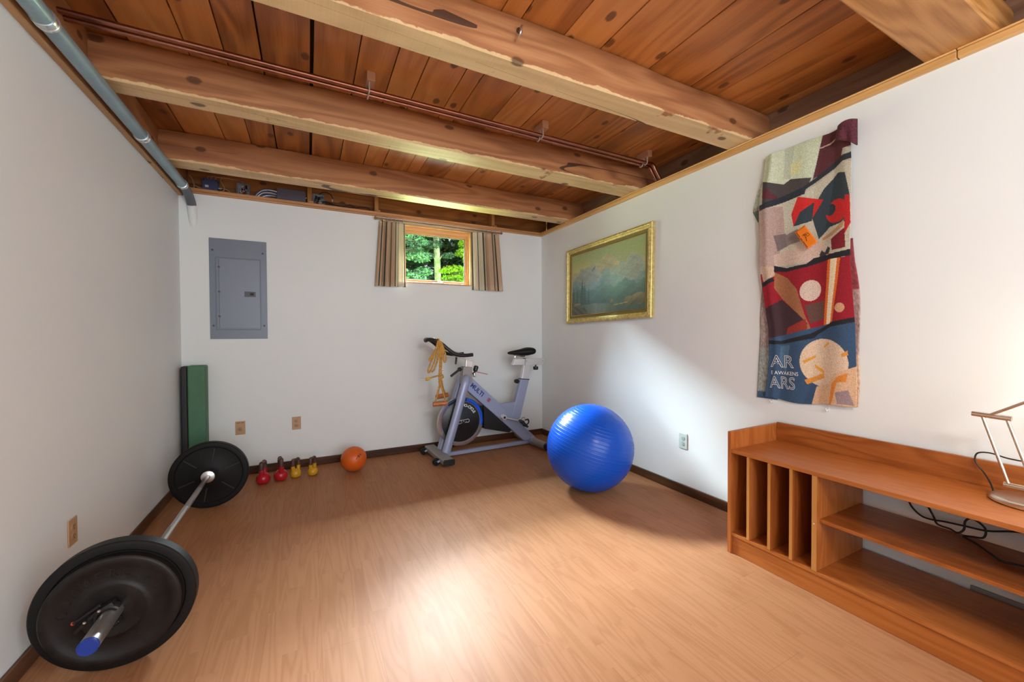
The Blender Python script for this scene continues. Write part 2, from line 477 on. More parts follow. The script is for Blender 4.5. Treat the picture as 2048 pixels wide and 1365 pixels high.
M['hang_block'] = plain('pale_block', (.48, .26, .15), .5)
M['clip'] = plain('clear_clip', (.55, .45, .40), .25)
def glass_mat():
    m = bpy.data.materials.new('window_glass'); m.use_nodes = True; nt = m.node_tree
    nt.nodes.remove(nt.nodes['Principled BSDF'])
    out = nt.nodes['Material Output']
    tr = nt.nodes.new('ShaderNodeBsdfTransparent'); tr.inputs[0].default_value = (.95, .98, .96, 1)
    gl = nt.nodes.new('ShaderNodeBsdfGlossy'); gl.inputs['Roughness'].default_value = .02
    fr = nt.nodes.new('ShaderNodeFresnel'); fr.inputs[0].default_value = 1.45
    mx = nt.nodes.new('ShaderNodeMixShader')
    lk(nt, mth(nt, 'MULTIPLY', fr.outputs[0], .6), mx.inputs[0]); lk(nt, tr.outputs[0], mx.inputs[1]); lk(nt, gl.outputs[0], mx.inputs[2])
    lk(nt, mx.outputs[0], out.inputs[0])
    return m
M['glass'] = glass_mat()

# ------------------------------------------------------------------ room shell
def sbox(name, boxes, mat, bevel=0.0, label=None):
    mb = MB()
    for a, b in boxes: mb.box(a, b)
    return struct(mb.build(name, mat, bevel=bevel), label)

sbox('floor', [((-1.2, YF, -.08), (2.75, 4.45, 0))], M['floor'], label='honey oak laminate plank floor')
sbox('wall_left', [((-1.2, YF, 0), (XL, YB, HL))], M['wall'], label='white painted left wall')
WX0, WX1, WZ0, WZ1 = .80, 1.575, 1.705, 2.296
sbox('wall_back', [((-1.2, YB, 0), (WX0, 4.19, HT)), ((WX1, YB, 0), (XR + .16, 4.19, HT)), ((WX0, YB, 0), (WX1, 4.19, WZ0)), ((WX0, YB, WZ1), (WX1, 4.19, HT)),
                   ((-1.2, 4.19, 0), (WX0, 4.42, HT)), ((WX1 + .16, 4.19, 0), (2.75, 4.42, HT)), ((WX0, 4.19, 0), (WX1 + .16, 4.42, WZ0)), ((WX0, 4.19, WZ1), (WX1 + .16, 4.42, HT))],
     M['wall'], label='white painted back wall with the small window')
sbox('wall_right', [((XR, YF, 0), (XR + .03, YB, HT)), ((2.62, YF, 0), (2.75, YB + .146, HT))], M['wall'], label='white painted right wall')

# ceiling boards with dark gaps
seams = [-1.05, -.93, -.742, -.51, -.353, -.194, .03, .237, .411, .556, .756, .853, 1.077, 1.287, 1.611, 1.934, 2.14, 2.354, 2.56, 2.75]
gaps = {.03: .017, 1.287: .006, -.194: .008, -.742: .007, -1.05: .004, .756: .004, .853: .004}
mb = MB()
for i in range(len(seams) - 1):
    g0 = gaps.get(seams[i], .005); g1 = gaps.get(seams[i + 1], .005)
    y = YF - .6
    breaks = [y] + sorted(random.uniform(.2, 4.0) for _ in range(0)) + [4.42]
    for a, b in zip(breaks[:-1], breaks[1:]):
        mb.box((seams[i] + g0 / 2, a, ZC + random.uniform(0, .002)), (seams[i + 1] - g1 / 2, b, ZC + .03))
o = mb.build('ceiling', M['ceil'], bevel=.0015); struct(o, 'stained pine ceiling boards')
sbox('ceiling_deck', [((-1.2, YF - .6, ZC + .03), (2.75, 4.42, ZC + .12))], plain('dark_deck', (.02, .01, .006), .8))

# girder over the left wall
mb = MB()
n = 60
def girder(u, v):
    y = YF + (4.19 - YF) * u
    prof = [(-1.2, HL), (-.880, HL), (-.880, ZC), (-1.2, ZC)]
    return y, prof
mb.box((-1.2, YF, HL), (-.880, 4.19, ZC), tone=.62)
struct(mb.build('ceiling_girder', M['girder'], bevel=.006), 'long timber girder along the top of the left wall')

# rim timbers behind the right wall and behind the ledge
mb = MB()
for a, b in ((YF, .65), (.65, 1.60), (1.60, 2.56), (2.56, 3.53), (3.53, 4.19)):
    mb.box((2.622, a, HT), (2.75, b - .003, ZC))
struct(mb.build('rim_joist', M['rim'], bevel=.003), 'dark old rim timber behind the right wall')
mb = MB()
mb.box((-.879, 4.19, HT), (2.62, 4.30, 2.455)); mb.box((-.879, 4.195, 2.457), (2.62, 4.30, ZC))
mb.box((-1.2, 4.30, HT), (2.75, 4.42, ZC))
struct(mb.build('rim_joist', M['rimback'], bevel=.003), 'orange rim boards above the back wall ledge')

# heavy beams, slightly waney along the upper arris
def beam(yn0, yn1, yf0, yf1, mat, zb=ZB, seed=0, x0=-.879, x1=2.62, label=None, tone=None):
    mb = MB(); N = 70; r = random.Random(seed)
    ph = [r.uniform(0, 6) for _ in range(8)]
    vs = []
    for i in range(N + 1):
        t = i / N; x = x0 + (x1 - x0) * t
        yn = yn0 + (yn1 - yn0) * t + .0015 * math.sin(9 * t + ph[0]); yf = yf0 + (yf1 - yf0) * t
        w = max(0, .010 + .012 * math.sin(5 * t + ph[1]) + .008 * math.sin(17 * t + ph[2]))
        z = zb + .002 * math.sin(11 * t + ph[3])
        for y, zz in ((yn, z + .006), (yn, zb + .07), (yn, zb + .135), (yn + w * .3, ZC - .018 - w * 1.2), (yn + w + .006, ZC - .003), (yf - .005, ZC - .003), (yf, ZC - .03), (yf, z + .006), (yf - .006, z), (yn + .006, z)):
            vs.append((x, y, zz))
    K = 10; fs = []
    for i in range(N):
        for k in range(K): fs.append((i * K + k, i * K + (k + 1) % K, (i + 1) * K + (k + 1) % K, (i + 1) * K + k))
    fs += [tuple(range(K)), tuple(N * K + k for k in range(K - 1, -1, -1))]
    mb.add(vs, fs, 0, r.random() if tone is None else tone)
    return struct(mb.build('ceiling_beam', mat), label)
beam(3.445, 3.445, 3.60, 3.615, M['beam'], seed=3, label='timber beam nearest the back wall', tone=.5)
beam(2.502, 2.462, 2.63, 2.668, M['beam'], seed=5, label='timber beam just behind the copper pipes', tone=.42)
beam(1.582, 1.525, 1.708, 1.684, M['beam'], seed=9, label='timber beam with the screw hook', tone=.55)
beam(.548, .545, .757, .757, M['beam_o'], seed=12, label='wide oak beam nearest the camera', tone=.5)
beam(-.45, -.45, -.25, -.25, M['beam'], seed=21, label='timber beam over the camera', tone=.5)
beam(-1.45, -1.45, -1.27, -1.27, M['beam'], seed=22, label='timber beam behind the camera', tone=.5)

# caps along the wall tops
def trim_right():
    mb = MB()
    for a, b in ((YF, .655), (.657, 3.52), (3.522, 4.055)):
        mb.box((2.434, a, HT), (XR + .03, b, HT + .03)); mb.box((2.426, a, HT + .0302), (XR + .03, b, ZB - .0015))
    return mb
struct(trim_right().build('trim_1', M['trim'], bevel=.004), 'pale fir cap strip along the right wall')
mb = MB(); mb.box((-.876, 4.016, HT), (2.432, 4.19, HT + .014)); mb.box((-.876, 4.016, HT + .0142), (2.432, 4.060, HT + .040))
struct(mb.build('trim_2', M['trimx'], bevel=.004), 'fir ledge strip along the back wall top')
for k, (x, zt) in enumerate(((.005, 2.535), (.588, 2.535), (1.838, 2.535))):
    mb = MB(); mb.box((x, 4.085, HT + .0145), (x + .036, 4.188, zt)); mb.box((x + .008, 4.062, HT + .0145), (x + .050, 4.0845, 2.405))
    struct(mb.build('trim_%d' % (3 + k), M['stud'], bevel=.002), 'short stud block standing on the back ledge')
mb = MB(); mb.box((1.98, 4.072, HT + .0145), (2.16, 4.09, 2.382)); struct(mb.build('trim_6', M['trimx'], bevel=.002))

def baseb(name, a, b, mat): return sbox(name, [(a, b)], mat, bevel=.006)
baseb('baseboard_back', (XL, YB - .013, 0), (XR, YB, .069), M['base'])
baseb('baseboard_left', (XL, YF, 0), (XL + .013, YB - .013, .069), M['basey'])
baseb('baseboard_right', (XR - .013, YF, 0), (XR, YB - .013, .069), M['basey'])

# ------------------------------------------------------------------ window
win = thing('window_1', 'small wood framed basement window high in the back wall', 'window', ((WX0 + WX1) / 2, YB, WZ0)); win['kind'] = 'structure'
mb = MB()      # jamb boards lining the opening
J = .016
mb.box((WX0, YB - .004, WZ0), (WX1, 4.19, WZ0 + J)); mb.box((WX0, YB - .004, WZ1 - J), (WX1, 4.19, WZ1))
mb.box((WX0, YB - .004, WZ0 + J), (WX0 + J, 4.19, WZ1 - J)); mb.box((WX1 - J, YB - .004, WZ0 + J), (WX1, 4.19, WZ1 - J))
mb.box((WX0 + J, 4.085, WZ1 - J - .028), (WX1 - J, 4.105, WZ1 - J)); mb.box((WX1 - J - .014, 4.085, WZ0 + J), (WX1 - J, 4.105, WZ1 - J - .028)); mb.box((WX0 + J, 4.085, WZ0 + J), (WX0 + J + .014, 4.105, WZ1 - J - .028))
mb.build('window_frame', M['pine'], win, bevel=.002)
sx0, sx1, sz0, sz1 = WX0 + J + .003, WX1 - J - .003, WZ0 + J + .003, WZ1 - J - .003
mb = MB(); S = .042
mb.box((sx0, 4.106, sz0), (sx1, 4.145, sz0 + .030)); mb.box((sx0, 4.106, sz1 - .058), (sx1, 4.145, sz1))
mb.box((sx0, 4.106, sz0 + .030), (sx0 + S, 4.145, sz1 - .058)); mb.box((sx1 - .030, 4.106, sz0 + .030), (sx1, 4.145, sz1 - .058))
sash = mb.build('sash', M['pine'], win, bevel=.004)
mb = MB(); mb.box((sx0 + S, 4.124, sz0 + .030), (sx1 - .030, 4.128, sz1 - .058)); mb.build('glass_pane', M['glass'], sash)
mb = MB(); g = .006
for a, b in (((sx0 + S, 4.116, sz0 + .030), (sx1 - .03, 4.123, sz0 + .030 + g)), ((sx0 + S, 4.116, sz1 - .058 - g), (sx1 - .03, 4.123, sz1 - .058)), ((sx0 + S, 4.116, sz0 + .036), (sx0 + S + g, 4.123, sz1 - .064)), ((sx1 - .03 - g, 4.116, sz0 + .036), (sx1 - .03, 4.123, sz1 - .064))): mb.box(a, b)
mb.build('gasket', M['dark'], sash)
mb = MB(); mb.box((1.165, 4.075, WZ0 + J), (1.265, 4.104, WZ0 + J + .012)); mb.cyl((1.215, 4.085, WZ0 + J + .012), (1.215, 4.085, WZ0 + J + .03), .009)
mb.tube([(1.215, 4.083, WZ0 + J + .028), (1.235, 4.072, WZ0 + J + .022), (1.255, 4.066, WZ0 + J + .012)], .005, 8)
mb.build('crank_handle', M['nickel'], win, bevel=.001)

# ------------------------------------------------------------------ curtains
RODZ, RODY = 2.303, 3.992
rod = thing('curtain_rod', 'thin wooden curtain rod above the small window', 'curtain rod', (1.246, RODY, RODZ))
mb = MB(); mb.cyl((.60, RODY, RODZ), (1.892, RODY, RODZ), .0075, seg=16); mb.build('rod', M['rodwood'], rod)
for x, sg in ((.60, -1), (1.892, 1)):
    mb = MB(); mb.lathe([(.0001, 0), (.009, 0), (.009, .006), (.006, .008), (.014, .016), (.0145, .022), (.009, .030), (.0001, .033)], (0, 0, 0), 'x', 20)
    mb.v = [(x + sg * p[0] , RODY + p[1], RODZ + p[2]) for p in mb.v]; mb.build('finial', M['rodwood'], rod)
for x in (.659, 1.818):
    mb = MB(); mb.bar((x, YB, RODZ - .004), (x, RODY, RODZ - .012), .012, .006); mb.box((x - .012, YB - .004, RODZ - .03), (x + .012, YB, RODZ + .02)); mb.build('bracket', M['gold'], rod, bevel=.001)

def curtain_mat(name, stripes, hem):
    """woven stripes run along the cloth (attribute u), hem bands top and bottom (attribute v)"""
    m, nt, b = new_mat(name)
    at = nt.nodes.new('ShaderNodeAttribute'); at.attribute_name = 'cloth'
    sp = nt.nodes.new('ShaderNodeSeparateColor'); lk(nt, at.outputs['Color'], sp.inputs[0])
    u, v = sp.outputs[0], sp.outputs[1]
    rp = nt.nodes.new('ShaderNodeValToRGB'); rp.color_ramp.interpolation = 'CONSTANT'
    e = rp.color_ramp.elements
    while len(e) < len(stripes): e.new(.5)
    for i, (p, c) in enumerate(stripes): e[i].position = p; e[i].color = rgb(c)
    lk(nt, u, rp.inputs[0])
    wv = noise(nt, coords(nt, (900, 900, 900)), 1.0, 2)
    col = mix(nt, mth(nt, 'MULTIPLY', wv, .2), rp.outputs[0], (.30, .24, .18))
    hm = mth(nt, 'MAXIMUM', mth(nt, 'GREATER_THAN', v, 1 - hem), mth(nt, 'LESS_THAN', v, hem * .9))
    col2 = mix(nt, 1.0, col, col)
    lk(nt, col, b.inputs['Base Color']); b.inputs['Roughness'].default_value = .9
    # the single layer lets daylight through, doubled hems hardly do
    tl = nt.nodes.new('ShaderNodeBsdfTranslucent'); lk(nt, col, tl.inputs[0])
    mx = nt.nodes.new('ShaderNodeMixShader')
    lk(nt, mth(nt, 'MULTIPLY_ADD', hm, -.25, .33), mx.inputs[0]); lk(nt, b.outputs[0], mx.inputs[1]); lk(nt, tl.outputs[0], mx.inputs[2])
    lk(nt, mx.outputs[0], nt.nodes['Material Output'].inputs[0])
    bump(nt, b, wv, .2, .001)
    return m
BG, CRM, GRN = (.66, .49, .33), (.80, .74, .58), (.014, .045, .040)
cm_l = curtain_mat('striped_cloth_left', [(0, BG), (.10, GRN), (.125, BG), (.27, GRN), (.32, BG), (.46, GRN), (.50, BG), (.60, GRN), (.625, CRM), (.72, GRN), (.745, CRM), (.93, GRN), (.965, BG)], .075)
cm_r = curtain_mat('striped_cloth_right', [(0, BG), (.012, GRN), (.055, CRM), (.20, GRN), (.235, CRM), (.40, GRN), (.435, BG), (.50, GRN), (.53, BG), (.72, GRN), (.745, BG), (.86, GRN), (.90, BG)], .075)

def curtain(label, x0t, x1t, x0b, x1b, ztop, zbot, folds, mat, flat_side, seed):
    root = thing('curtain', label, 'curtain', ((x0t + x1t) / 2, RODY, ztop), group='striped curtains at the window')
    r = random.Random(seed); ph = [r.uniform(0, 6.28) for _ in range(6)]
    NU, NV = 150, 40
    mb = MB()
    def fn(u, v):
        x = (x0t + (x1t - x0t) * u) * (1 - v) + (x0b + (x1b - x0b) * u) * v
        w = u if flat_side == 'r' else 1 - u          # the flat end has shallow folds
        amp = .017 * (1 - .82 * max(0, (w - .62) / .38) ** .7) * (.75 + .35 * v)
        a = math.sin(2 * PI * folds * u + ph[0] + .5 * math.sin(2 * v + ph[1])) + .35 * math.sin(2 * PI * folds * 2.1 * u + ph[2])
        y = RODY + .004 + amp * a
        x += .006 * math.cos(2 * PI * folds * u + ph[0]) * (1 - .8 * max(0, (w - .6) / .4))
        return (x, y, ztop + (zbot - ztop) * v)
    mb.grid(fn, NU, NV)
    mb.t = [0] * len(mb.v)
    o = mb.build('cloth', mat, root, solid=.0012, angle=180, fix=False)
    ca = o.data.attributes.new('cloth', 'FLOAT_COLOR', 'POINT')
    cc = np.zeros(((NU + 1) * (NV + 1), 4), dtype=np.float32)
    jj, ii = np.mgrid[0:NV + 1, 0:NU + 1]
    cc[:, 0] = (ii / NU).ravel(); cc[:, 1] = (jj / NV).ravel(); cc[:, 3] = 1
    ca.data.foreach_set('color', cc.ravel())
    for k in range(6):
        u = (k + .5) / 6; x = x0t + (x1t - x0t) * u
        rg = MB(); rg.tube([(x + .004 * math.sin(k), RODY + .0125 * math.cos(a), RODZ - .002 + .0125 * math.sin(a)) for a in [2 * PI * q / 18 for q in range(18)]], .0018, 8, closed=True)
        rg.box((x - .003, RODY - .002, RODZ - .026), (x + .003, RODY + .002, RODZ - .0145))
        rg.build('curtain_ring', M['gold'], root)
    return root
curtain('green striped beige curtain bunched at the left side of the window', .618, .862, .572, .866, RODZ - .02, 1.655, 4.2, cm_l, 'r', 4)
curtain('green striped beige curtain bunched at the right side of the window', 1.553, 1.872, 1.562, 1.918, RODZ - .02, 1.662, 3.6, cm_r, 'l', 8)

# ------------------------------------------------------------------ electrical panel
pn = thing('electrical_panel', 'grey metal breaker panel on the back wall', 'electrical panel', (-.517, YB, 1.157))
mb = MB(); mb.box((-.719, YB - .006, 1.157), (-.316, YB - .0005, 1.989)); mb.build('cover', M['panel'], pn, bevel=.004, bseg=3)
mb = MB(); mb.box((-.676, YB - .014, 1.234), (-.362, YB - .0065, 1.832)); mb.build('door_surround', M['panel'], pn, bevel=.005, bseg=3)
mb = MB(); mb.box((-.664, YB - .018, 1.246), (-.368, YB - .0145, 1.822)); dr = mb.build('door', M['panel_l'], pn, bevel=.002)
mb = MB(); mb.box((-.6535, YB - .0188, 1.250), (-.6505, YB - .0182, 1.818)); mb.build('hinge_line', M['latch'], dr)
mb = MB(); mb.box((-.478, YB - .0225, 1.512), (-.398, YB - .0182, 1.556)); lt = mb.build('latch', M['latch'], dr, bevel=.001)
mb = MB(); mb.box((-.437, YB - .0255, 1.524), (-.412, YB - .0228, 1.545)); mb.build('latch_slide', M['dark'], pn)
for x, z in ((-.696, 1.890), (-.344, 1.888), (-.694, 1.268), (-.339, 1.268), (-.6515, 1.752), (-.6515, 1.548), (-.6515, 1.345)):
    y0 = YB - (.0062 if x < -.68 or x > -.35 else .0192)
    mb = MB(); mb.lathe([(.0001, 0), (.0085, 0), (.008, -.002), (.005, -.0035), (.0001, -.0036)], (x, y0, z), 'y', 16)
    mb.build('screw', M['latch'], pn)

# ------------------------------------------------------------------ outlets (built facing -y, then turned to their wall)
def outlet(label, loc, rz, plate, face, single=False, group='wall outlets'):
    root = thing('wall_outlet', label, 'outlet', loc, rz, group)
    mb = MB(); mb.box((-.0355, -.0055, 0), (.0355, -.0005, .1145)); mb.build('cover_plate', plate, root, world=False, bevel=.0025, bseg=3)
    for zc in ((.05,) if single else (.037, .0775)):
        mb = MB(); R = .0175 if not single else .020
        prof = [(R, -.0056), (R, -.0072), (R - .0012, -.0078), (.0001, -.0078)]
        mb.lathe(prof, (0, 0, zc), 'y', 28); mb.v = [(p[0], p[1], zc + max(-.0145, min(.0145, p[2] - zc)) if not single else p[2]) for p in mb.v]
        rc = mb.build('receptacle', face, root, world=False)
        mb = MB(); mb.box((-.0075, -.0083, zc + .0005), (-.0050, -.0079, zc + .0085)); mb.box((.0050, -.0083, zc + .0005), (.0072, -.0079, zc + .0075))
        mb.lathe([(.0028, -.0079), (.0028, -.0083), (.0001, -.0083)], (0, 0, zc - .0075), 'y', 12); mb.build('slot', M['dark'], rc, world=False)
    mb = MB(); mb.lathe([(.003, -.0056), (.0028, -.0066), (.0001, -.0068)], (0, 0, .0573 if not single else .083), 'y', 12); mb.build('screw', face, root, world=False)
    return root
outlet('tan duplex outlet on the back wall above the kettlebells', (-.105, YB, .343), 0, M['outlet_tan'], M['outlet_tan2'])
o1 = outlet('tan outlet with red lettering on the back wall', (-.523, YB, .345), 0, M['outlet_tan'], M['outlet_tan2'], single=True)
mb = MB()
for i in range(8):
    if i == 4: continue
    mb.box((-.026 + i * .0066, -.0062, .098 + .0006 * (i % 2)), (-.0212 + i * .0066, -.0056, .1055 - .0008 * (i % 3)))
lab(mb.build('lettering', M['redink'], o1, world=False), 'worn red lettering')
outlet('tan duplex outlet on the left wall near the large barbell plates', (XL, 2.357, .293), -PI / 2 + PI, M['outlet_tan'], M['outlet_tan2'])
outlet('pale green duplex outlet on the right wall by the blue ball', (XR, 2.041, .332), PI / 2 + PI, M['outlet_w'], M['outlet_w2'])

# ------------------------------------------------------------------ painting
pt = thing('framed_painting', 'gilt framed mountain lake painting on the right wall', 'painting', (XR, 2.908, 1.68))
def on_right(a, z, d):      # a runs along the wall towards the camera from the frame centre
    th = math.radians(-1.0)
    y = 2.9 - (a * math.cos(th) - z * math.sin(th)); zz = 1.684 + a * math.sin(th) * -1 + z * math.cos(th)
    return (XR - .003 - d, y, zz)
def frame_ring(w, h, prof, name, mat, bev=0):
    """prof: (inset from outer edge, depth)"""
    mb = MB(); K = len(prof); vs = []
    for sx, sz in ((-1, -1), (1, -1), (1, 1), (-1, 1)):
        for ins, d in prof: vs.append(on_right(sx * (w / 2 - ins), sz * (h / 2 - ins), d))
    fs = [(c * K + k, ((c + 1) % 4) * K + k, ((c + 1) % 4) * K + (k + 1) % K, c * K + (k + 1) % K) for c in range(4) for k in range(K)]
    mb.add(vs, fs); return mb.build(name, mat, pt, angle=25)
PW, PH = 1.172, .762
fr = frame_ring(PW, PH, [(0, 0), (0, .030), (.004, .036), (.016, .040), (.026, .038), (.030, .031), (.036, .029), (.040, .033), (.046, .031), (.048, .024), (.048, 0)], 'frame', M['gilt'])
mb = MB()
for sgn, L, H in ((1, PW, PH), (-1, PW, PH)):
    for i in range(44):
        a = -L / 2 + .03 + (L - .06) * i / 43
        mb.ball(on_right(a, sgn * (H / 2 - .016), .0405), .0065, 8, sc=(.6, 1.5, .8))
    for i in range(28):
        z = -H / 2 + .03 + (H - .06) * i / 27
        mb.ball(on_right(sgn * (L / 2 - .016), z, .0405), .0065, 8, sc=(.6, .8, 1.5))
lab(mb.build('beading', M['gilt'], fr), 'carved beading of the gilt frame')
frame_ring(PW - .09, PH - .09, [(0, .004), (0, .024), (.022, .019), (.027, .023), (.030, .023), (.031, .012), (.031, .004)], 'liner', M['olive'])
frame_ring(PW - .142, PH - .142, [(0, .012), (0, .021), (.004, .0225), (.008, .020), (.008, .012)], 'gold_slip', M['gold'])
def landscape(NX, NY):
    u, v = np.meshgrid(np.linspace(0, 1, NX), np.linspace(0, 1, NY))          # v up
    def fbm(x, f, seed):
        r = np.random.default_rng(seed); out = np.zeros_like(x); a = 1.0
        for k in range(6):
            ph = r.uniform(0, 6.28); out += a * np.sin(x * f * 2 ** k * (1 + .13 * k) + ph); a *= .52
        return out
    c = np.zeros((NY, NX, 3))
    sky0, sky1 = np.array([.30, .29, .10]), np.array([.24, .31, .13])
    c[:] = sky0 + (sky1 - sky0) * v[..., None]
    gl = np.exp(-((u - .18) ** 2 / .05 + (v - .62) ** 2 / .05)); c += gl[..., None] * np.array([.16, .10, .0])
    haze = .5 + .25 * fbm(u * 3 + v * 5, 2.0, 3)
    layers = [(.74, .16, 3.2, (.30, .27, .14), 1), (.66, .17, 4.1, (.22, .25, .20), 5), (.54, .15, 5.0, (.12, .19, .19), 9), (.40, .09, 8.0, (.05, .115, .10), 14)]
    for base, amp, f, col, sd in layers:
        h = base + amp * (.75 - 1.1 * np.abs(np.sin(u * f * 1.3 + sd)) + .30 * (1 - np.abs(np.sin(u * f * 4.1 + sd * 2))) + .12 * fbm(u, f * 6, sd)) - .22 * np.abs(u - .5) * (sd == 9)
        m = v < h
        sh = .8 + .16 * np.sin((u * 23 + v * 19) + 3 * fbm(v + u * .4, 11, sd + 2)) * .5 + .06 * fbm(u - v, 37, sd) + .35 * np.clip((v - h + .2) / .2, 0, 1)
        c[m] = (np.array(col) * sh[..., None])[m]
    # dark firs on the left
    for x, hh in ((.03, .50), (.09, .46), (.17, .60), (.21, .52), (.27, .44)):
        w = .030 * np.clip((hh - v) / .35, 0, 1) * (1 + .35 * np.sin(v * 150))
        m = (np.abs(u - x) < w) & (v < hh); c[m] = np.array([.025, .055, .05])
    m = v < .155 + .012 * fbm(u, 9, 31); lake = np.array([.05, .095, .075]) + .10 * np.exp(-((u - .42) ** 2) / .03)[..., None] * np.array([.9, 1, .8])
    c[m] = (lake * (.9 + .12 * np.sin(v * 240 + 3 * np.sin(u * 22)) + .05 * fbm(u, 50, 2))[..., None])[m]
    m = (v < .24 - .75 * u + .02 * fbm(u, 30, 8)); c[m] = np.array([.05, .045, .03]) * (1 + .5 * fbm(u + v, 60, 9))[m][..., None] .clip(.3, 2)
    for x0, y0, rx, ry in ((.82, .13, .07, .075), (.93, .15, .10, .085), (.60, .14, .018, .055), (.09, .17, .06, .03)):
        m = ((u - x0) / rx) ** 2 + ((v - y0) / ry) ** 2 < 1; c[m] = (np.array([.14, .135, .06]) * (.6 + .12 * fbm(u - v, 40, 5) + .6 * np.clip((v - y0) / ry + .4, 0, 1))[..., None])[m]
    m = (np.abs(v - (.10 + .12 * (u - .62))) < .006) & (u > .63) & (u < .80); c[m] = np.array([.30, .27, .12])
    for x, y in ((.335, .70), (.36, .715)):
        m = (np.abs(u - x - .25 * (v - y)) < .005) & (np.abs(v - y) < .028); c[m] = np.array([.02, .03, .03])
    glare = np.exp(-((u - .64) ** 2 / .035 + (v - .45) ** 2 / .07)); c += glare[..., None] * np.array([.07, .17, .13])  # window glare on the canvas, painted into its colours as teal haze
    glare = np.exp(-((u - .36) ** 2 / .03 + (v - .45) ** 2 / .09)); c += glare[..., None] * np.array([.05, .10, .14])  # bluer half of the painted glare
    c = c * 1.35 + np.array([.004, .016, .008])
    c *= (1 + .10 * rng.standard_normal((NY, NX)))[..., None]
    return np.clip(c, .004, 1)
NX, NY = 220, 140
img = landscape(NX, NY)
mb = MB(); cw_, ch_ = PW - .158 + .004, PH - .158 + .004
mb.grid(lambda u, v: on_right((u - .5) * cw_, (v - .5) * ch_, .0155), NX - 1, NY - 1)
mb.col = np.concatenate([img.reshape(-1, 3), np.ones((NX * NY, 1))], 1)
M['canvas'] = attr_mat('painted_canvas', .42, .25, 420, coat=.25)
mb.build('canvas', M['canvas'], pt, fix=False, angle=180)

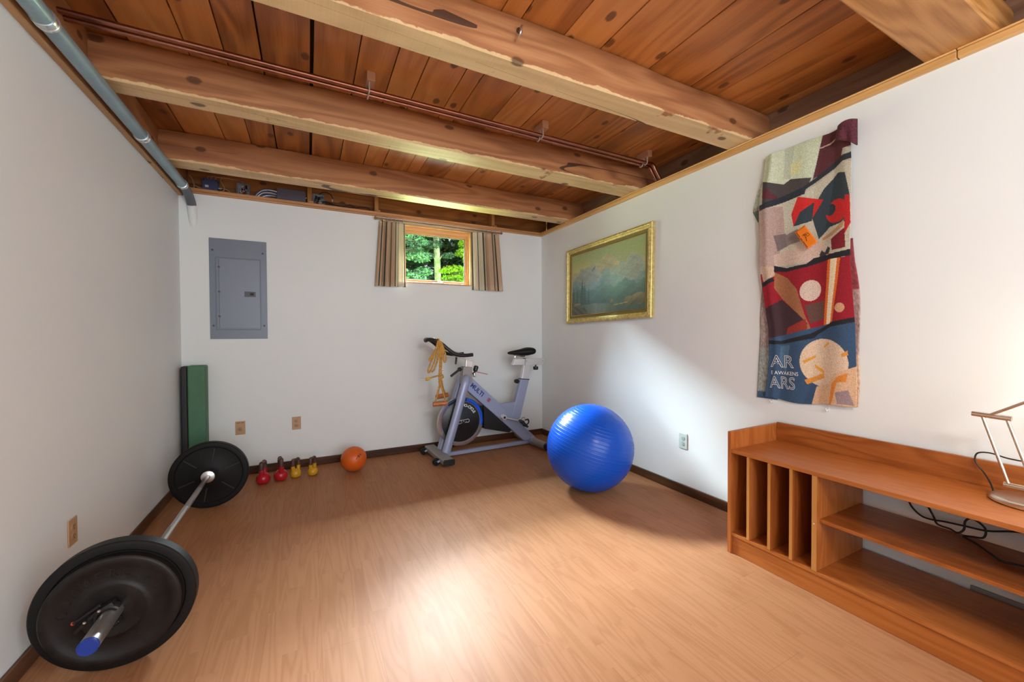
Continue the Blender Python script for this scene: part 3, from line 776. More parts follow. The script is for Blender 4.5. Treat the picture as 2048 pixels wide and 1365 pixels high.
# ------------------------------------------------------------------ towel pinned to the right wall
PRINT = [
    ('P',(0.58,0.66,0.48),[[1.45,2.233],[1.138,2.239],[1.201,2.012],[1.304,2.054],[1.34,2.035],[1.45,2.078]]),
    ('P',(0.46,0.52,0.4),[[1.329,2.243],[1.282,2.241],[1.304,2.054],[1.341,2.067]]),
    ('P',(0.66,0.66,0.36),[[1.305,2.137],[1.246,2.14],[1.257,2.075],[1.304,2.073]]),
    ('P',(0.1,0.022,0.028),[[1.144,2.26],[1.032,2.242],[0.996,2.122],[1.052,2.121],[1.062,2.073],[1.195,2.016]]),
    ('P',(0.62,0.5,0.42),[[1.169,2.17],[1.117,2.177],[1.072,2.198],[1.115,2.17],[1.175,2.166]]),
    ('P',(0.065,0.055,0.055),[[1.45,2.085],[1.34,2.035],[1.304,2.054],[1.201,2.027],[1.228,1.972],[1.449,1.95]]),
    ('P',(0.12,0.02,0.03),[[1.449,2.017],[1.416,2.034],[1.403,2.003],[1.359,1.956],[1.449,1.984]]),
    ('P',(0.55,0.53,0.42),[[1.449,1.933],[1.234,1.955],[1.047,2.056],[0.99,2.034],[0.987,1.609],[1.198,1.571],[1.481,1.57]]),
    ('P',(0.45,0.33,0.29),[[1.49,1.934],[1.346,1.913],[1.339,1.75],[1.388,1.569],[1.488,1.571]]),
    ('P',(0.2,0.16,0.17),[[1.396,1.756],[1.333,1.755],[1.32,1.681],[1.376,1.66]]),
    ('P',(0.25,0.21,0.21),[[1.339,1.743],[1.267,1.765],[1.255,1.693],[1.326,1.682]]),
    ('P',(0.02,0.028,0.04),[[1.052,2.089],[0.991,2.089],[0.991,2.056],[1.052,2.059],[1.228,1.972],[1.234,1.949],[1.469,1.915],[1.469,1.949],[1.24,1.988],[1.101,2.065]]),
    ('P',(0.03,0.05,0.065),[[1.173,1.9],[1.142,1.95],[1.076,2.009],[1.042,1.997],[1.02,1.876],[1.035,1.749],[1.114,1.737],[1.166,1.686],[1.2,1.81]]),
    ('P',(0.62,0.02,0.018),[[1.303,1.856],[1.268,1.944],[1.146,1.892],[1.2,1.804],[1.291,1.783]]),
    ('P',(0.03,0.05,0.065),[[1.291,1.783],[1.256,1.856],[1.189,1.892],[1.2,1.792]]),
    ('E',(0.55,0.018,0.02),[[1.08,1.813],[1.026,1.798]]),
    ('E',(0.03,0.045,0.06),[[1.112,1.828],[1.085,1.82]]),
    ('P',(0.55,0.016,0.02),[[1.041,1.882],[1.02,1.876],[1.014,1.733],[1.04,1.682]]),
    ('P',(0.5,0.28,0.13),[[1.15,1.686],[1.084,1.721],[1.043,1.76],[1.047,1.724],[1.099,1.689],[1.145,1.673]]),
    ('P',(0.22,0.008,0.02),[[1.104,1.673],[1.04,1.716],[1.034,1.615],[1.098,1.613]]),
    ('P',(0.62,0.47,0.4),[[1.395,1.643],[1.166,1.674],[1.119,1.635],[1.198,1.571],[1.395,1.577]]),
    ('P',(0.04,0.035,0.04),[[1.161,1.601],[1.15,1.623],[1.134,1.608],[1.119,1.638],[1.106,1.626],[1.113,1.598],[1.155,1.588]]),
    ('P',(0.3,0.006,0.018),[[1.501,1.527],[1.395,1.552],[0.987,1.571],[0.985,1.24],[1.111,1.214],[1.196,1.179],[1.348,1.134],[1.445,1.133]]),
    ('P',(0.55,0.4,0.3),[[1.467,1.584],[1.391,1.572],[1.391,1.519],[1.447,1.486]]),
    ('P',(0.35,0.14,0.06),[[1.391,1.539],[1.319,1.496],[1.265,1.426],[1.224,1.285],[1.196,1.21],[1.207,1.179],[1.253,1.286],[1.349,1.383],[1.391,1.446]]),
    ('P',(0.05,0.022,0.03),[[1.446,1.323],[1.349,1.376],[1.253,1.286],[1.21,1.235],[1.224,1.173],[1.348,1.14],[1.432,1.16]]),
    ('P',(0.3,0.03,0.02),[[1.312,1.212],[1.219,1.26],[1.21,1.21],[1.252,1.154],[1.323,1.154]]),
    ('E',(0.7,0.56,0.48),[[1.2,1.413],[1.149,1.408]]),
    ('P',(0.12,0.06,0.05),[[1.225,1.335],[1.133,1.353],[1.132,1.257],[1.196,1.234]]),
    ('P',(0.75,0.16,0.02),[[1.116,1.6],[1.053,1.589],[1.093,1.22],[1.134,1.203]]),
    ('P',(0.95,0.8,0.55),[[1.101,1.598],[1.068,1.592],[1.101,1.226],[1.121,1.214]]),
    ('E',(0.6,0.34,0.2),[[1.057,1.312],[1.035,1.31]]),
    ('P',(0.012,0.013,0.02),[[1.501,1.457],[1.401,1.513],[1.391,1.489],[1.453,1.456],[1.501,1.43]]),
    ('P',(0.012,0.013,0.02),[[1.395,1.579],[1.326,1.555],[1.22,1.564],[1.187,1.589],[0.987,1.605],[0.987,1.571],[1.113,1.567],[1.209,1.547],[1.326,1.533],[1.394,1.542]]),
    ('P',(0.035,0.085,0.17),[[1.535,1.117],[0.985,1.262],[0.963,0.758],[1.533,0.653]]),
    ('P',(0.012,0.013,0.02),[[0.985,1.262],[0.985,1.237],[1.101,1.214],[1.163,1.173],[1.179,1.154],[1.342,1.118],[1.465,1.115],[1.465,1.143],[1.348,1.137],[1.196,1.179],[1.111,1.226],[1.096,1.24]]),
    ('P',(0.07,0.15,0.25),[[1.348,1.108],[1.299,1.115],[1.322,0.952],[1.354,1.016]]),
    ('E',(0.74,0.58,0.42),[[1.133,1.022],[1.018,1.029]]),
    ('P',(0.75,0.36,0.06),[[1.136,1.107],[1.11,1.137],[1.105,1.125],[1.126,1.104]]),
    ('P',(0.75,0.36,0.06),[[1.234,1.029],[1.173,1.063],[1.171,1.051],[1.228,1.013]]),
    ('P',(0.72,0.3,0.05),[[1.228,0.923],[1.135,0.968],[1.13,0.944],[1.216,0.899]]),
    ('P',(0.75,0.36,0.06),[[1.178,1.013],[1.13,0.98],[1.135,0.962],[1.178,0.995]]),
    ('P',(0.72,0.3,0.05),[[1.05,1.074],[1.021,1.092],[1.019,1.069],[1.045,1.057]]),
    ('P',(0.72,0.48,0.3),[[1.196,0.786],[1.172,0.891],[1.109,0.917],[1.079,0.973],[0.983,1.015],[0.977,0.801],[1.108,0.791]]),
    ('P',(0.72,0.26,0.04),[[1.094,0.918],[1.059,0.963],[1.02,0.978],[1.03,0.931],[1.069,0.927],[1.098,0.799],[1.108,0.797]]),
    ('P',(0.35,0.26,0.28),[[1.078,0.873],[1.02,0.892],[0.996,0.815],[1.068,0.815]]),
]
OUT_L = [(1.437, 2.231), (1.44, 2.175), (1.45, 2.105), (1.466, 2.017), (1.472, 1.917), (1.472, 1.842), (1.468, 1.745), (1.476, 1.618), (1.46, 1.487), (1.439, 1.35), (1.416, 1.214), (1.412, 1.123), (1.409, 1.046), (1.421, .91), (1.437, .803)]
BACK_L = [(1.437, 2.225), (1.457, 2.134), (1.497, 2.039), (1.527, 1.931), (1.489, 1.845), (1.472, 1.745), (1.481, 1.618), (1.467, 1.488), (1.478, 1.284), (1.476, 1.18), (1.485, 1.008), (1.495, .79)]
OUT_R = [(1.034, 2.232), (1.02, 2.214), (1.019, 2.124), (1.016, 2.043), (1.014, 1.818), (1.016, 1.54), (1.009, 1.434), (.998, 1.291), (.992, 1.206), (.988, 1.037), (.985, .925), (.989, .805)]
def curve_at(c, z):
    zs = [p[1] for p in c][::-1]; ys = [p[0] for p in c][::-1]
    return float(np.interp(z, zs, ys))
def print_color(Y, Z):
    c = np.zeros(Y.shape + (3,)); c[:] = (.45, .42, .34)
    for kind, col, pts in PRINT:
        P = np.array(pts)
        if kind == 'E':
            cy, cz = P[0]; rr = abs(P[1][0] - cy)
            m = (Y - cy) ** 2 + ((Z - cz) / 1.12) ** 2 < rr * rr
        else:
            m = np.zeros(Y.shape, bool); n = len(P); j = n - 1
            for i in range(n):
                yi, zi = P[i]; yj, zj = P[j]
                if zi != zj:
                    m ^= ((zi > Z) != (zj > Z)) & (Y < (yj - yi) * (Z - zi) / (zj - zi) + yi)
                j = i
        c[m] = col
    return c
tw = thing('beach_towel', 'printed beach towel in red, cream and blue panels hanging on the right wall', 'towel', (XR, 1.21, .79))
NU, NV = 220, 560
def towel_depth(u, z):
    t = (2.232 - z) / 1.43
    d = .020 + .010 * math.exp(-((u - .10) / .05) ** 2) + .010 * math.sin(5.5 * u + 1.2 + t * 1.5) * (.5 + .5 * u) + .006 * math.sin(14 * u + 3 * t)
    d += .016 * math.exp(-((u - .93) / .08) ** 2) * max(0, 1 - t * 3.2) + .006 * math.sin(9 * t + 4 * u)
    d += .014 * math.sin(PI * min(1, max(0, (t - .55) / .45))) * u
    return max(.008, d)
def towel_pt(u, v, extra=0.0):
    ztop = 2.2285 + .004 * math.sin(PI * u) ; zbot = .803 - .018 * math.sin(PI * min(1, u * 1.25)) ** 2 + .004 * u
    z = ztop + (zbot - ztop) * v
    zl = min(2.231, max(.803, z))
    yl = curve_at(OUT_L, zl); yr = curve_at(OUT_R, zl)
    y = yl + (yr - yl) * u
    return (XR - towel_depth(u, z) - extra, y, z)
mb = MB(); mb.grid(lambda u, v: towel_pt(u, v), NU, NV)
P = np.array(mb.v); c = print_color(P[:, 1], P[:, 2])
c *= (1 + .16 * rng.standard_normal(len(c)))[:, None]
mb.col = np.concatenate([np.clip(c, .003, 1), np.ones((len(c), 1))], 1)
M['towel'] = attr_mat('terry_print', .95, .7, 420)
mb.build('printed_face', M['towel'], tw, fix=False, angle=180, solid=.004)
# the half folded behind, showing past the left edge
mb = MB()
def back_pt(u, v):
    z = 2.222 + (.79 - 2.222) * v
    yl = curve_at(BACK_L, z); yr = curve_at(OUT_L, min(2.23, max(.804, z))) - .06
    return (XR - .006 - .004 * math.sin(6 * u + 4 * v) * u, yl + (yr - yl) * u, z)
mb.grid(back_pt, 24, 160)
P = np.array(mb.v); Z = P[:, 2]; s = (P[:, 1] - 1.40) / .12
c = np.zeros((len(P), 3)); c[:] = (.40, .33, .31)
c[Z > 1.95] = (.50, .60, .50); c[(Z > 1.86) & (Z < 1.93)] = (.10, .17, .16); c[(Z > 1.70) & (Z <= 1.86)] = (.44, .52, .44)
c[(Z < 1.10)] = (.36, .42, .40); c[(Z < .83)] = (.06, .14, .24); c[(Z > 1.50) & (Z < 1.53)] = (.10, .08, .09)
c *= (1 + .22 * rng.standard_normal(len(c)))[:, None]
mb.col = np.concatenate([np.clip(c, .003, 1), np.ones((len(c), 1))], 1)
lab(mb.build('back_fold', M['towel'], tw, fix=False, angle=180, solid=.003), 'paler reverse of the towel showing at its left edge')
mb = MB()
def back_r(u, v):
    z = 1.66 + (.81 - 1.66) * v
    yr = curve_at(OUT_R, max(.806, z)); bulge = .022 * math.sin(PI * min(1, v * 1.05)) * (.6 + .4 * math.sin(7 * v))
    return (XR - .008 - .003 * math.sin(9 * v + 2 * u), yr + .05 + (-.05 - bulge) * u, z)
mb.grid(back_r, 12, 100)
c = np.zeros((len(mb.v), 3)); c[:] = (.46, .30, .27); P = np.array(mb.v); c[P[:, 2] > 1.40] = (.30, .05, .06); c[P[:, 2] < 1.07] = (.66, .44, .30)
c *= (1 + .2 * rng.standard_normal(len(c)))[:, None]
mb.col = np.concatenate([np.clip(c, .003, 1), np.ones((len(c), 1))], 1)
lab(mb.build('back_fold', M['towel'], tw, fix=False, angle=180, solid=.003), 'paler reverse of the towel showing at its right edge')
# top right corner flopping forward
mb = MB()
def flap(u, v):
    a = v * 1.0
    y = 1.062 - .075 * u - .006 * math.sin(3 * u) + .012 * v * (1 - u)
    z = 2.232 + .006 * math.sin(PI * u) - v * (.072 + .055 * u)
    x = XR - .042 - .030 * math.sin(PI * min(1, .15 + .8 * u)) * (1 - .25 * v) - .010 * math.sin(3 * PI * u) * v
    return (x, y, z)
mb.grid(flap, 30, 24)
c = np.zeros((len(mb.v), 3)); c[:] = (.10, .020, .032); c *= (1 + .3 * rng.standard_normal(len(c)))[:, None]
mb.col = np.concatenate([np.clip(c, .003, 1), np.ones((len(c), 1))], 1)
lab(mb.build('folded_corner', M['towel'], tw, fix=False, angle=180, solid=.005), 'maroon top corner folded forward')
# outlined lettering woven near the lower left
def on_towel(y, z, h):
    yl = curve_at(OUT_L, z); yr = curve_at(OUT_R, z); u = (yl - y) / (yl - yr)
    return (XR - towel_depth(u, z) - .0042 - h, y, z)
def towel_text(body, yc, zc, size, outline, slope=0.0, sx=1.0, bold=0):
    t = text_mb(body, size, .0004, lambda x, y, h: on_towel(yc - x * sx, zc + y + slope * x, h * .3), outline=outline, bold=bold)
    t.build('lettering', M['white_ink'], tw, smooth=False)
towel_text('AR', 1.338, 1.015, .098, .0014, 0, .95)
towel_text('E AWAKENS', 1.326, .951, .030, 0, 0, .86)
towel_text('ARS', 1.338, .892, .098, .0014, 0, .78)

# orange card pinned on it
cd = thing('orange_card', 'small orange card with a black drawn sign stuck on the towel', 'card', (2.405, 1.203, 1.70))
def on_card(a, b, h):
    th = math.radians(-59)
    y = 1.204 - (a * math.cos(th) - b * math.sin(th)); z = 1.701 + a * math.sin(th) + b * math.cos(th)
    return (2.400 - h, y, z)
def on_card_flat(da, dz, h): return (2.400 - h, 1.204 - da, 1.701 + dz)
mb = MB(); mb.grid(lambda u, v: on_card((u - .5) * .121, (v - .5) * .057, 0), 12, 8); mb.build('card', M['card'], cd, fix=False, solid=.0008)
K_ = .000175
sign = [[(-75, 105), (-35, 55), (5, -35), (25, -135)], [(-110, 60), (-40, 68), (5, 90)], [(-55, 85), (-15, 115), (45, 115), (105, 55), (55, 15), (0, 0)], [(-15, 55), (35, 55)], [(10, 78), (15, 45)]]
for path in sign:
    mb = MB(); mb.tube([on_card_flat(a * K_, b_ * K_, .0008) for a, b_ in path], .0012, 6); mb.build('drawn_sign', M['ink'], cd)
mb = MB()
for i in range(18):
    if i in (6, 10): continue
    a = -.054 + i * .0060
    mb.add([on_card(a, -.0245, .0008), on_card(a + .004, -.0245, .0008), on_card(a + .004, -.0205 + .001 * (i % 2), .0008), on_card(a, -.0205, .0008)], [(0, 1, 2, 3)])
lab(mb.build('lettering', M['ink'], cd, fix=False, solid=.0004), 'small printed line along the card edge')
# two clear clips under the towel
for y, z, side in ((1.408, .775, 'left'), (1.122, .772, 'right')):
    h = thing('adhesive_clip', 'clear plastic wall clip at the %s end of the towel hem' % side, 'clip', (XR, y, z), group='clear clips under the towel')
    mb = MB(); mb.box((XR - .003, y - .006, z - .008), (XR - .0004, y + .006, z + .028)); mb.build('pad', M['hook'], h, bevel=.001)
    mb = MB(); mb.tube(smooth_path([(XR - .003, y, z + .002), (XR - .014, y, z - .004), (XR - .022, y, z + .003), (XR - .022, y, z + .012)], 5), .003, 8); mb.build('hook', M['hook'], h)

# ------------------------------------------------------------------ low bookcase
X0, X1 = 2.007, 2.437; YL, YR = 1.381, -.36
bc = thing('low_bookcase', 'long low teak bookcase with record slots along the right wall', 'bookcase', (X0, YL, 0))
mb = MB(); mb.prism([(X0, .001), (X1, .001), (X1, .657), (X0, .655)], YL - .018, YL); mb.build('side_panel', M['teakz'], bc, bevel=.0015)
mb = MB(); mb.prism([(X0, .001), (X1, .001), (X1, .657), (X0, .655)], YR, YR + .018); mb.build('side_panel', M['teakz'], bc, bevel=.0015)
mb = MB(); mb.box((X0 + .004, YR + .0185, .541), (X1 - .019, YL - .0185, .560)); mb.build('top_panel', M['teak'], bc, bevel=.002)
mb = MB(); mb.box((X1 - .018, YR + .0185, .5415), (X1 - .001, YL - .0185, .665)); mb.build('back_rail', M['teak'], bc, bevel=.0015)
mb = MB(); mb.box((X0 + .006, YR + .0185, .096), (X1 - .001, YL - .0185, .112)); mb.build('bottom_board', M['teak'], bc, bevel=.0015)
mb = MB(); mb.box((X0 + .012, YR + .0185, .001), (X0 + .028, YL - .0185, .0955)); mb.build('plinth', M['teak'], bc, bevel=.0015)
for a, b in ((1.279, 1.2655), (1.1735, 1.160), (1.0735, 1.060)):
    mb = MB(); mb.box((X0 + .006, b, .1125), (X1 - .012, a, .5405)); dv = mb.build('divider', M['teakz'], bc, bevel=.001)
    mb = MB(); mb.box((X0 + .0045, b + .0003, .1125), (X0 + .0058, a - .0003, .5405)); mb.build('edge_band', M['teakedge'], dv)
mb = MB(); mb.box((X0 + .006, .959, .1125), (X1 - .002, .979, .5405)); pa = mb.build('partition', M['teakz'], bc, bevel=.001)
mb = MB(); mb.box((X0 + .0045, .9593, .1125), (X0 + .0058, .9787, .5405)); mb.build('edge_band', M['teakedge'], pa)
mb = MB(); mb.lathe([(.0001, 0), (.0028, 0), (.0028, -.0015), (.0001, -.002)], (X0 + .004, .969, .325), 'x', 12); mb.build('screw_cap', M['white_plastic'], pa)
mb = MB(); mb.box((X1 - .0115, .9795, .1125), (X1 - .006, YL - .0185, .5405)); mb.build('back_board', M['teakz'], bc)
mb = MB(); mb.box((X0 + .030, .285, .329), (X1 - .030, .9585, .3445)); sh = mb.build('shelf', M['teak'], bc, bevel=.001)
mb = MB(); mb.box((X0 + .006, .265, .1125), (X1 - .002, .284, .5405)); mb.build('partition', M['teakz'], bc, bevel=.001)
mb = MB(); mb.box((X0 + .030, YR + .019, .329), (X1 - .030, .2645, .3445)); mb.build('shelf', M['teak'], bc, bevel=.001)

# grey raceway on the wall behind the shelves
t = MB(); t.box((XR - .012, -.30, .092), (XR - .0005, .602, .126)); tag(t.build('cable_raceway', M['raceway'], bevel=.002), 'grey cable raceway on the wall behind the bookcase', 'raceway')

# cords lying on the middle shelf
def cord(name, pts, r, label, mat='cable', n=10):
    mb = MB(); mb.tube(smooth_path(pts, n), r, 10); return tag(mb.build(name, M[mat]), label, 'cord')
cord('power_cord', [(2.449, .84, .44), (2.449, .822, .455), (2.442, .80, .428), (2.425, .777, .392), (2.415, .74, .366), (2.412, .70, .366), (2.41, .674, .372), (2.412, .614, .378), (2.412, .549, .385), (2.412, .48, .412), (2.412, .40, .43), (2.42, .33, .44)], .0038, 'black cord sagging along the rear edge of the bookcase shelf')
cord('power_cord', [(2.447, .742, .44), (2.446, .735, .42), (2.440, .722, .395), (2.43, .712, .384), (2.408, .70, .378), (2.395, .685, .358), (2.40, .650, 0.3525), (2.38, .622, 0.3525), (2.386, .606, .372), (2.392, .604, .405), (2.394, .588, .423), (2.394, .562, .412), (2.392, .548, .392), (2.386, .553, .362), (2.376, .580, .356), (2.36, .60, 0.3525), (2.325, .560, 0.3525), (2.262, .505, 0.3525), (2.225, .470, 0.3525), (2.245, .42, 0.3525), (2.262, .34, 0.3525), (2.27, .30, 0.3525)], .0038, 'black cord with a coiled loop lying on the bookcase shelf')

# ------------------------------------------------------------------ desk lamp
LX, LY, LZ = 2.300, .415, .5605
lp = thing('desk_lamp', 'satin nickel swing arm desk lamp on the teak bookcase', 'lamp', (LX, LY, LZ))
mb = MB(); mb.lathe([(.0001, 0), (.100, 0), (.104, .004), (.104, .012), (.098, .018), (.09, .0195), (.0001, .0205)], (LX, LY, LZ), 'z', 56); mb.build('base', M['nickel'], lp)
mb = MB(); mb.cyl((LX, LY, LZ + .02), (LX, LY, LZ + .058), .008); mb.build('stem', M['nickel'], lp)
jA = V((LX - .012, LY + .055, LZ + .058)); jB = V((LX - .012, LY - .005, LZ + .058))
mb = MB(); mb.cyl(jA + V((0, .012, 0)), jB + V((0, -.012, 0)), .0085); mb.build('lower_joint', M['nickel'], lp)
top = V((LX - .018, .548, .868)); tA = top; tB = top + V((0, -.072, -.004))
mb = MB(); mb.cyl(tA + V((0, .014, 0)), tB + V((0, -.012, 0)), .0095); mb.build('elbow_joint', M['nickel'], lp)
mb = MB(); mb.cyl(jA, tA + V((0, -.012, -.003)), .0052, seg=14); mb.build('arm_rod', M['nickel'], lp)
mb = MB(); mb.cyl(jB, tB, .0052, seg=14); mb.build('arm_rod', M['nickel'], lp)
hd = V((2.08, .15, 1.10))
mb = MB(); mb.cyl(tA + V((0, -.035, .004)), hd + V((.0, .0, .03)), .0052, seg=14); mb.build('upper_arm', M['nickel'], lp)
mb = MB(); R = Matrix.Rotation(math.radians(-20), 3, 'Y') @ Matrix.Rotation(math.radians(-12), 3, 'X')
mb.lathe([(.018, .075), (.020, .045), (.030, .038), (.058, .006), (.060, .0), (.0585, .0), (.028, .034), (.017, .042), (.017, .075)], hd, 'z', 40, rot=R); mb.build('lamp_shade', M['nickel'], lp)
def bulb_mat():
    m, nt, b = new_mat('warm_bulb'); b.inputs['Emission Color'].default_value = (1, .72, .42, 1); b.inputs['Emission Strength'].default_value = 12; return m
mb = MB(); mb.ball(hd + R @ V((0, 0, .014)), .019, 20); mb.build('bulb', bulb_mat(), lp)
mb = MB(); mb.tube(smooth_path([(LX + .03, LY + .10, LZ + .004), (LX + .052, LY + .112, LZ + .03), (2.400, .556, .618), (2.409, .582, .655), (2.411, .578, .690), (2.411, .545, .700), (2.408, .50, .692), (2.409, .45, .690), (2.444, .40, .684), (2.4515, .36, .60), (2.4515, .34, .45)], 8), .0028, 8); mb.build('lamp_cord', M['cable'], lp)

# ------------------------------------------------------------------ foam pad in the corner
fp = thing('foam_pad', 'tall green and black foam pad standing in the left corner', 'foam pad', (-.795, 3.93, 0))
mb = MB(); mb.box((-.852, 3.93, .001), (-.734, 4.028, .948)); mb.build('green_layer', M['green_foam'], fp, bevel=.012, bseg=3)
mb = MB(); mb.box((-.893, 3.93, .001), (-.8525, 4.028, .944)); mb.build('black_layer', M['black_foam'], fp, bevel=.012, bseg=3)

# ------------------------------------------------------------------ balls
mb = MB(); Rb = Matrix.Rotation(math.radians(15), 3, 'Y') @ Matrix.Rotation(math.radians(8), 3, 'X')
prof = []
BR = .3235
for i in range(721):
    a = PI * i / 720; lat = abs(a - PI / 2)
    rib = 0
    if lat < 1.02:
        rib = .0011 * max(0, math.cos((a * BR) / .0245 * 2 * PI)) ** 14
    prof.append((max(1e-4, (BR + rib) * math.sin(a)), -(BR + rib) * math.cos(a)))
mb.lathe(prof, (1.893, 2.42, BR + .0015), 'z', 120, rot=Rb)
tag(mb.build('exercise_ball', M['blue_ball'], angle=180), 'large shiny blue exercise ball on the floor by the right wall', 'exercise ball')
ob = thing('weighted_ball', 'small orange rubber ball on the floor by the back baseboard', 'ball', (.338, 3.705, 0))
mb = MB(); mb.ball((.338, 3.705, .1065), .106, 48); mb.build('ball', M['orange_ball'], ob, angle=180)
mb = MB()
cB = V((.338, 3.705, .1065)); view = (V((0, 0, 1.18)) - cB).normalized()
rt = V((view.y, -view.x, 0)).normalized() * -1; upv = rt.cross(view) * 1
if upv.z < 0: upv = -upv
for a, b, s in ((.050, .030, .008), (.036, .020, .008), (.044, .012, .006), (.030, .008, .005), (.022, -.002, .005)):
    p = cB + (view * math.sqrt(.106 ** 2 - a * a - b * b) + rt * a + upv * b) * 1.003
    mb.ball(p, s, 10, sc=(1, .4, .8))
lab(mb.build('logo', plain('dark_orange_mark', (.12, .012, .006), .5), ob), 'small dark mark')

# ------------------------------------------------------------------ kettlebells
def kettlebell(label, loc, rz, r, hh, vinyl, legc):
    k = thing('kettlebell', label, 'kettlebell', loc, rz, 'kettlebells along the back baseboard')
    mb = MB(); prof = [(.0001, .001), (r * .62, .001), (r * .70, .004)]
    for i in range(1, 18):
        a = -.80 + (PI / 2 + .80) * i / 18; prof.append((r * math.cos(a), r * .75 + r * math.sin(a) * 1.0))
    prof.append((.0001, r * 1.75)); mb.lathe(prof, (0, 0, 0), 'z', 36); mb.build('body', vinyl, k, world=False, angle=60)
    w = r * .64; tr = r * .33
    path = smooth_path([(-w * .80, 0, r * 1.30), (-w * 1.0, 0, r * 1.30 + (hh - r * 1.3) * .35), (-w * .95, 0, hh - w * .55), (-w * .45, 0, hh - tr), (w * .45, 0, hh - tr), (w * .95, 0, hh - w * .55), (w, 0, r * 1.30 + (hh - r * 1.3) * .35), (w * .80, 0, r * 1.30)], 6)
    mb = MB(); mb.tube(path, tr, 14); mb.build('handle', M['kb_handle'], k, world=False, angle=60)
    for s in ((-1, 1) if legc else ()):
        mb = MB(); mb.tube(smooth_path([(s * w * .80, 0, r * 1.25), (s * w * .97, 0, r * 1.30 + (hh - r * 1.3) * .28), (s * w * 1.0, 0, r * 1.30 + (hh - r * 1.3) * .42)], 5), tr * 1.12, 14); mb.build('handle_root', vinyl, k, world=False, angle=60)
    return k
kettlebell('red vinyl kettlebell nearest the barbell', (-.337, 3.735, 0), math.radians(76), .051, .180, M['red_kb'], True)
kettlebell('red vinyl kettlebell between the other red one and the yellow pair', (-.216, 3.755, 0), math.radians(-78), .051, .186, M['red_kb'], True)
kettlebell('yellow kettlebell beside the red ones', (-.108, 3.775, 0), math.radians(40), .041, .158, M['yellow_kb'], True)
kettlebell('yellow kettlebell closest to the orange ball', (.018, 3.765, 0), math.radians(52), .040, .155, M['yellow_kb'], True)

# ------------------------------------------------------------------ barbell
bx = -.617
bb = thing('barbell', 'loaded barbell with black plates lying along the left wall', 'barbell', (bx, 2.6, 0))
AZ = .2265
mb = MB(); mb.cyl((bx + .004, 1.95, AZ), (bx - .004, 3.345, AZ), .0142, seg=20); mb.build('shaft', M['steel'], bb)
for a, b in ((2.35, 2.52), (2.78, 3.10)):
    mb = MB(); mb.cyl((bx, a, AZ), (bx - .002, b, AZ), .0146, seg=20); lab(mb.build('knurled_grip', plain('knurled_steel', (.42, .41, .40), .5, .9, bmp=.8, bscale=900), bb), 'darker knurled grip')
for s, yc, ye in ((1, 1.955, 1.668), (-1, 3.335, 3.70)):
    d = -1 if s == 1 else 1
    mb = MB(); mb.lathe([(.0145, -d * .012), (.030, -d * .010), (.039, -d * .006), (.039, d * .012), (.034, d * .014), (.0255, d * .015), (.0255, abs(ye - yc) * d - .012 * d), (.0001, abs(ye - yc) * d - .012 * d)], (bx + .002 * s, yc, AZ), 'y', 36); mb.build('sleeve', M['sleeve'], bb)
    mb = MB(); mb.lathe([(.0252, -d * .0118), (.0262, -d * .002), (.0245, 0), (.0225, 0), (.0215, -d * .0015), (.0001, -d * .0015)], (bx + .002 * s, ye, AZ), 'y', 36); lab(mb.build('end_cap', M['blue_cap'], bb), 'blue end cap')
def plate(yf, yb, R, prof, name, mat):
    """prof: front face rings (radius, recess)"""
    mb = MB(); f = [(r, yf + rec) for r, rec in prof]
    mb.lathe([(.0275, yb)] + [(R - .006, yb), (R, yb - .006), (R, yf + .006), (R - .004, yf + .0015)] + f + [(.0275, f[-1][1]), (.0275, yb)], (bx, 0, R + .0015 if R > .2 else AZ), 'y', 96)
    return mb.build(name, mat, bb)
p1 = plate(1.886, 1.938, .2250, [(.214, 0), (.195, .001), (.190, .006), (.06, .006), (.05, 0)], 'weight_plate', M['black_rubber'])
p2 = plate(1.852, 1.884, .1880, [(.180, 0), (.172, .0005), (.160, .001), (.153, .006), (.105, .008), (.092, .005), (.088, .001), (.080, .0012), (.060, .005), (.045, .006)], 'weight_plate', M['plate_red'])
def arc_text(body, rad, size, a0, step, y, par, mat, cx, cz, facing=-1, depth=.0006):
    mb = MB()
    for i, ch in enumerate(body):
        if ch == ' ': continue
        a = math.radians(a0 - step * i); ca, sa = math.cos(a), math.sin(a)
        t = text_mb(ch, size, depth, lambda x, yy, h: (cx + (rad + yy) * ca + x * sa, y - h, cz + (rad + yy) * sa - x * ca))
        mb.add(t.v, t.f)
    return mb
t = arc_text('COMMERCIAL', .130, .040, 172, 16.5, 1.8585, bb, None, bx, AZ, depth=.001)
lab(t.build('raised_lettering', M['plate_red'], p2), 'raised black lettering')
t = arc_text('45LB', .130, .034, -28, 15, 1.8585, bb, None, bx, AZ, depth=.001) if False else None
p3 = plate(3.368, 3.420, .2250, [(.216, 0), (.194, .001), (.188, .008), (.075, .008), (.066, .003), (.045, .003)], 'weight_plate', M['black_rubber'])
for k in range(6):
    a = math.radians(20 + 60 * k); ca, sa = math.cos(a), math.sin(a); mb = MB()
    mb.bar((bx + .09 * ca, 3.3745, AZ + .09 * sa), (bx + .182 * ca, 3.3745, AZ + .182 * sa), .007, .006, up=(0, 1, 0)); mb.build('rib', M['black_foam'], p3)
mb = MB()      # clamp collar on the near sleeve
cy = 1.832
ring = [(bx + .034 * math.cos(a), cy, AZ + .034 * math.sin(a)) for a in [math.radians(40 + 10 * q) for q in range(29)]]
mb.tube(ring, .009, 10, flat=(1, 1.7)); 
mb.bar((bx + .012, cy, AZ + .044), (bx - .034, cy, AZ + .020), .030, .012, up=(0, 0, 1)); mb.bar((bx - .03, cy, AZ + .024), (bx - .085, cy + .002, AZ - .030), .022, .010)
cl = mb.build('clamp_collar', M['black_plastic'], bb, bevel=.001)
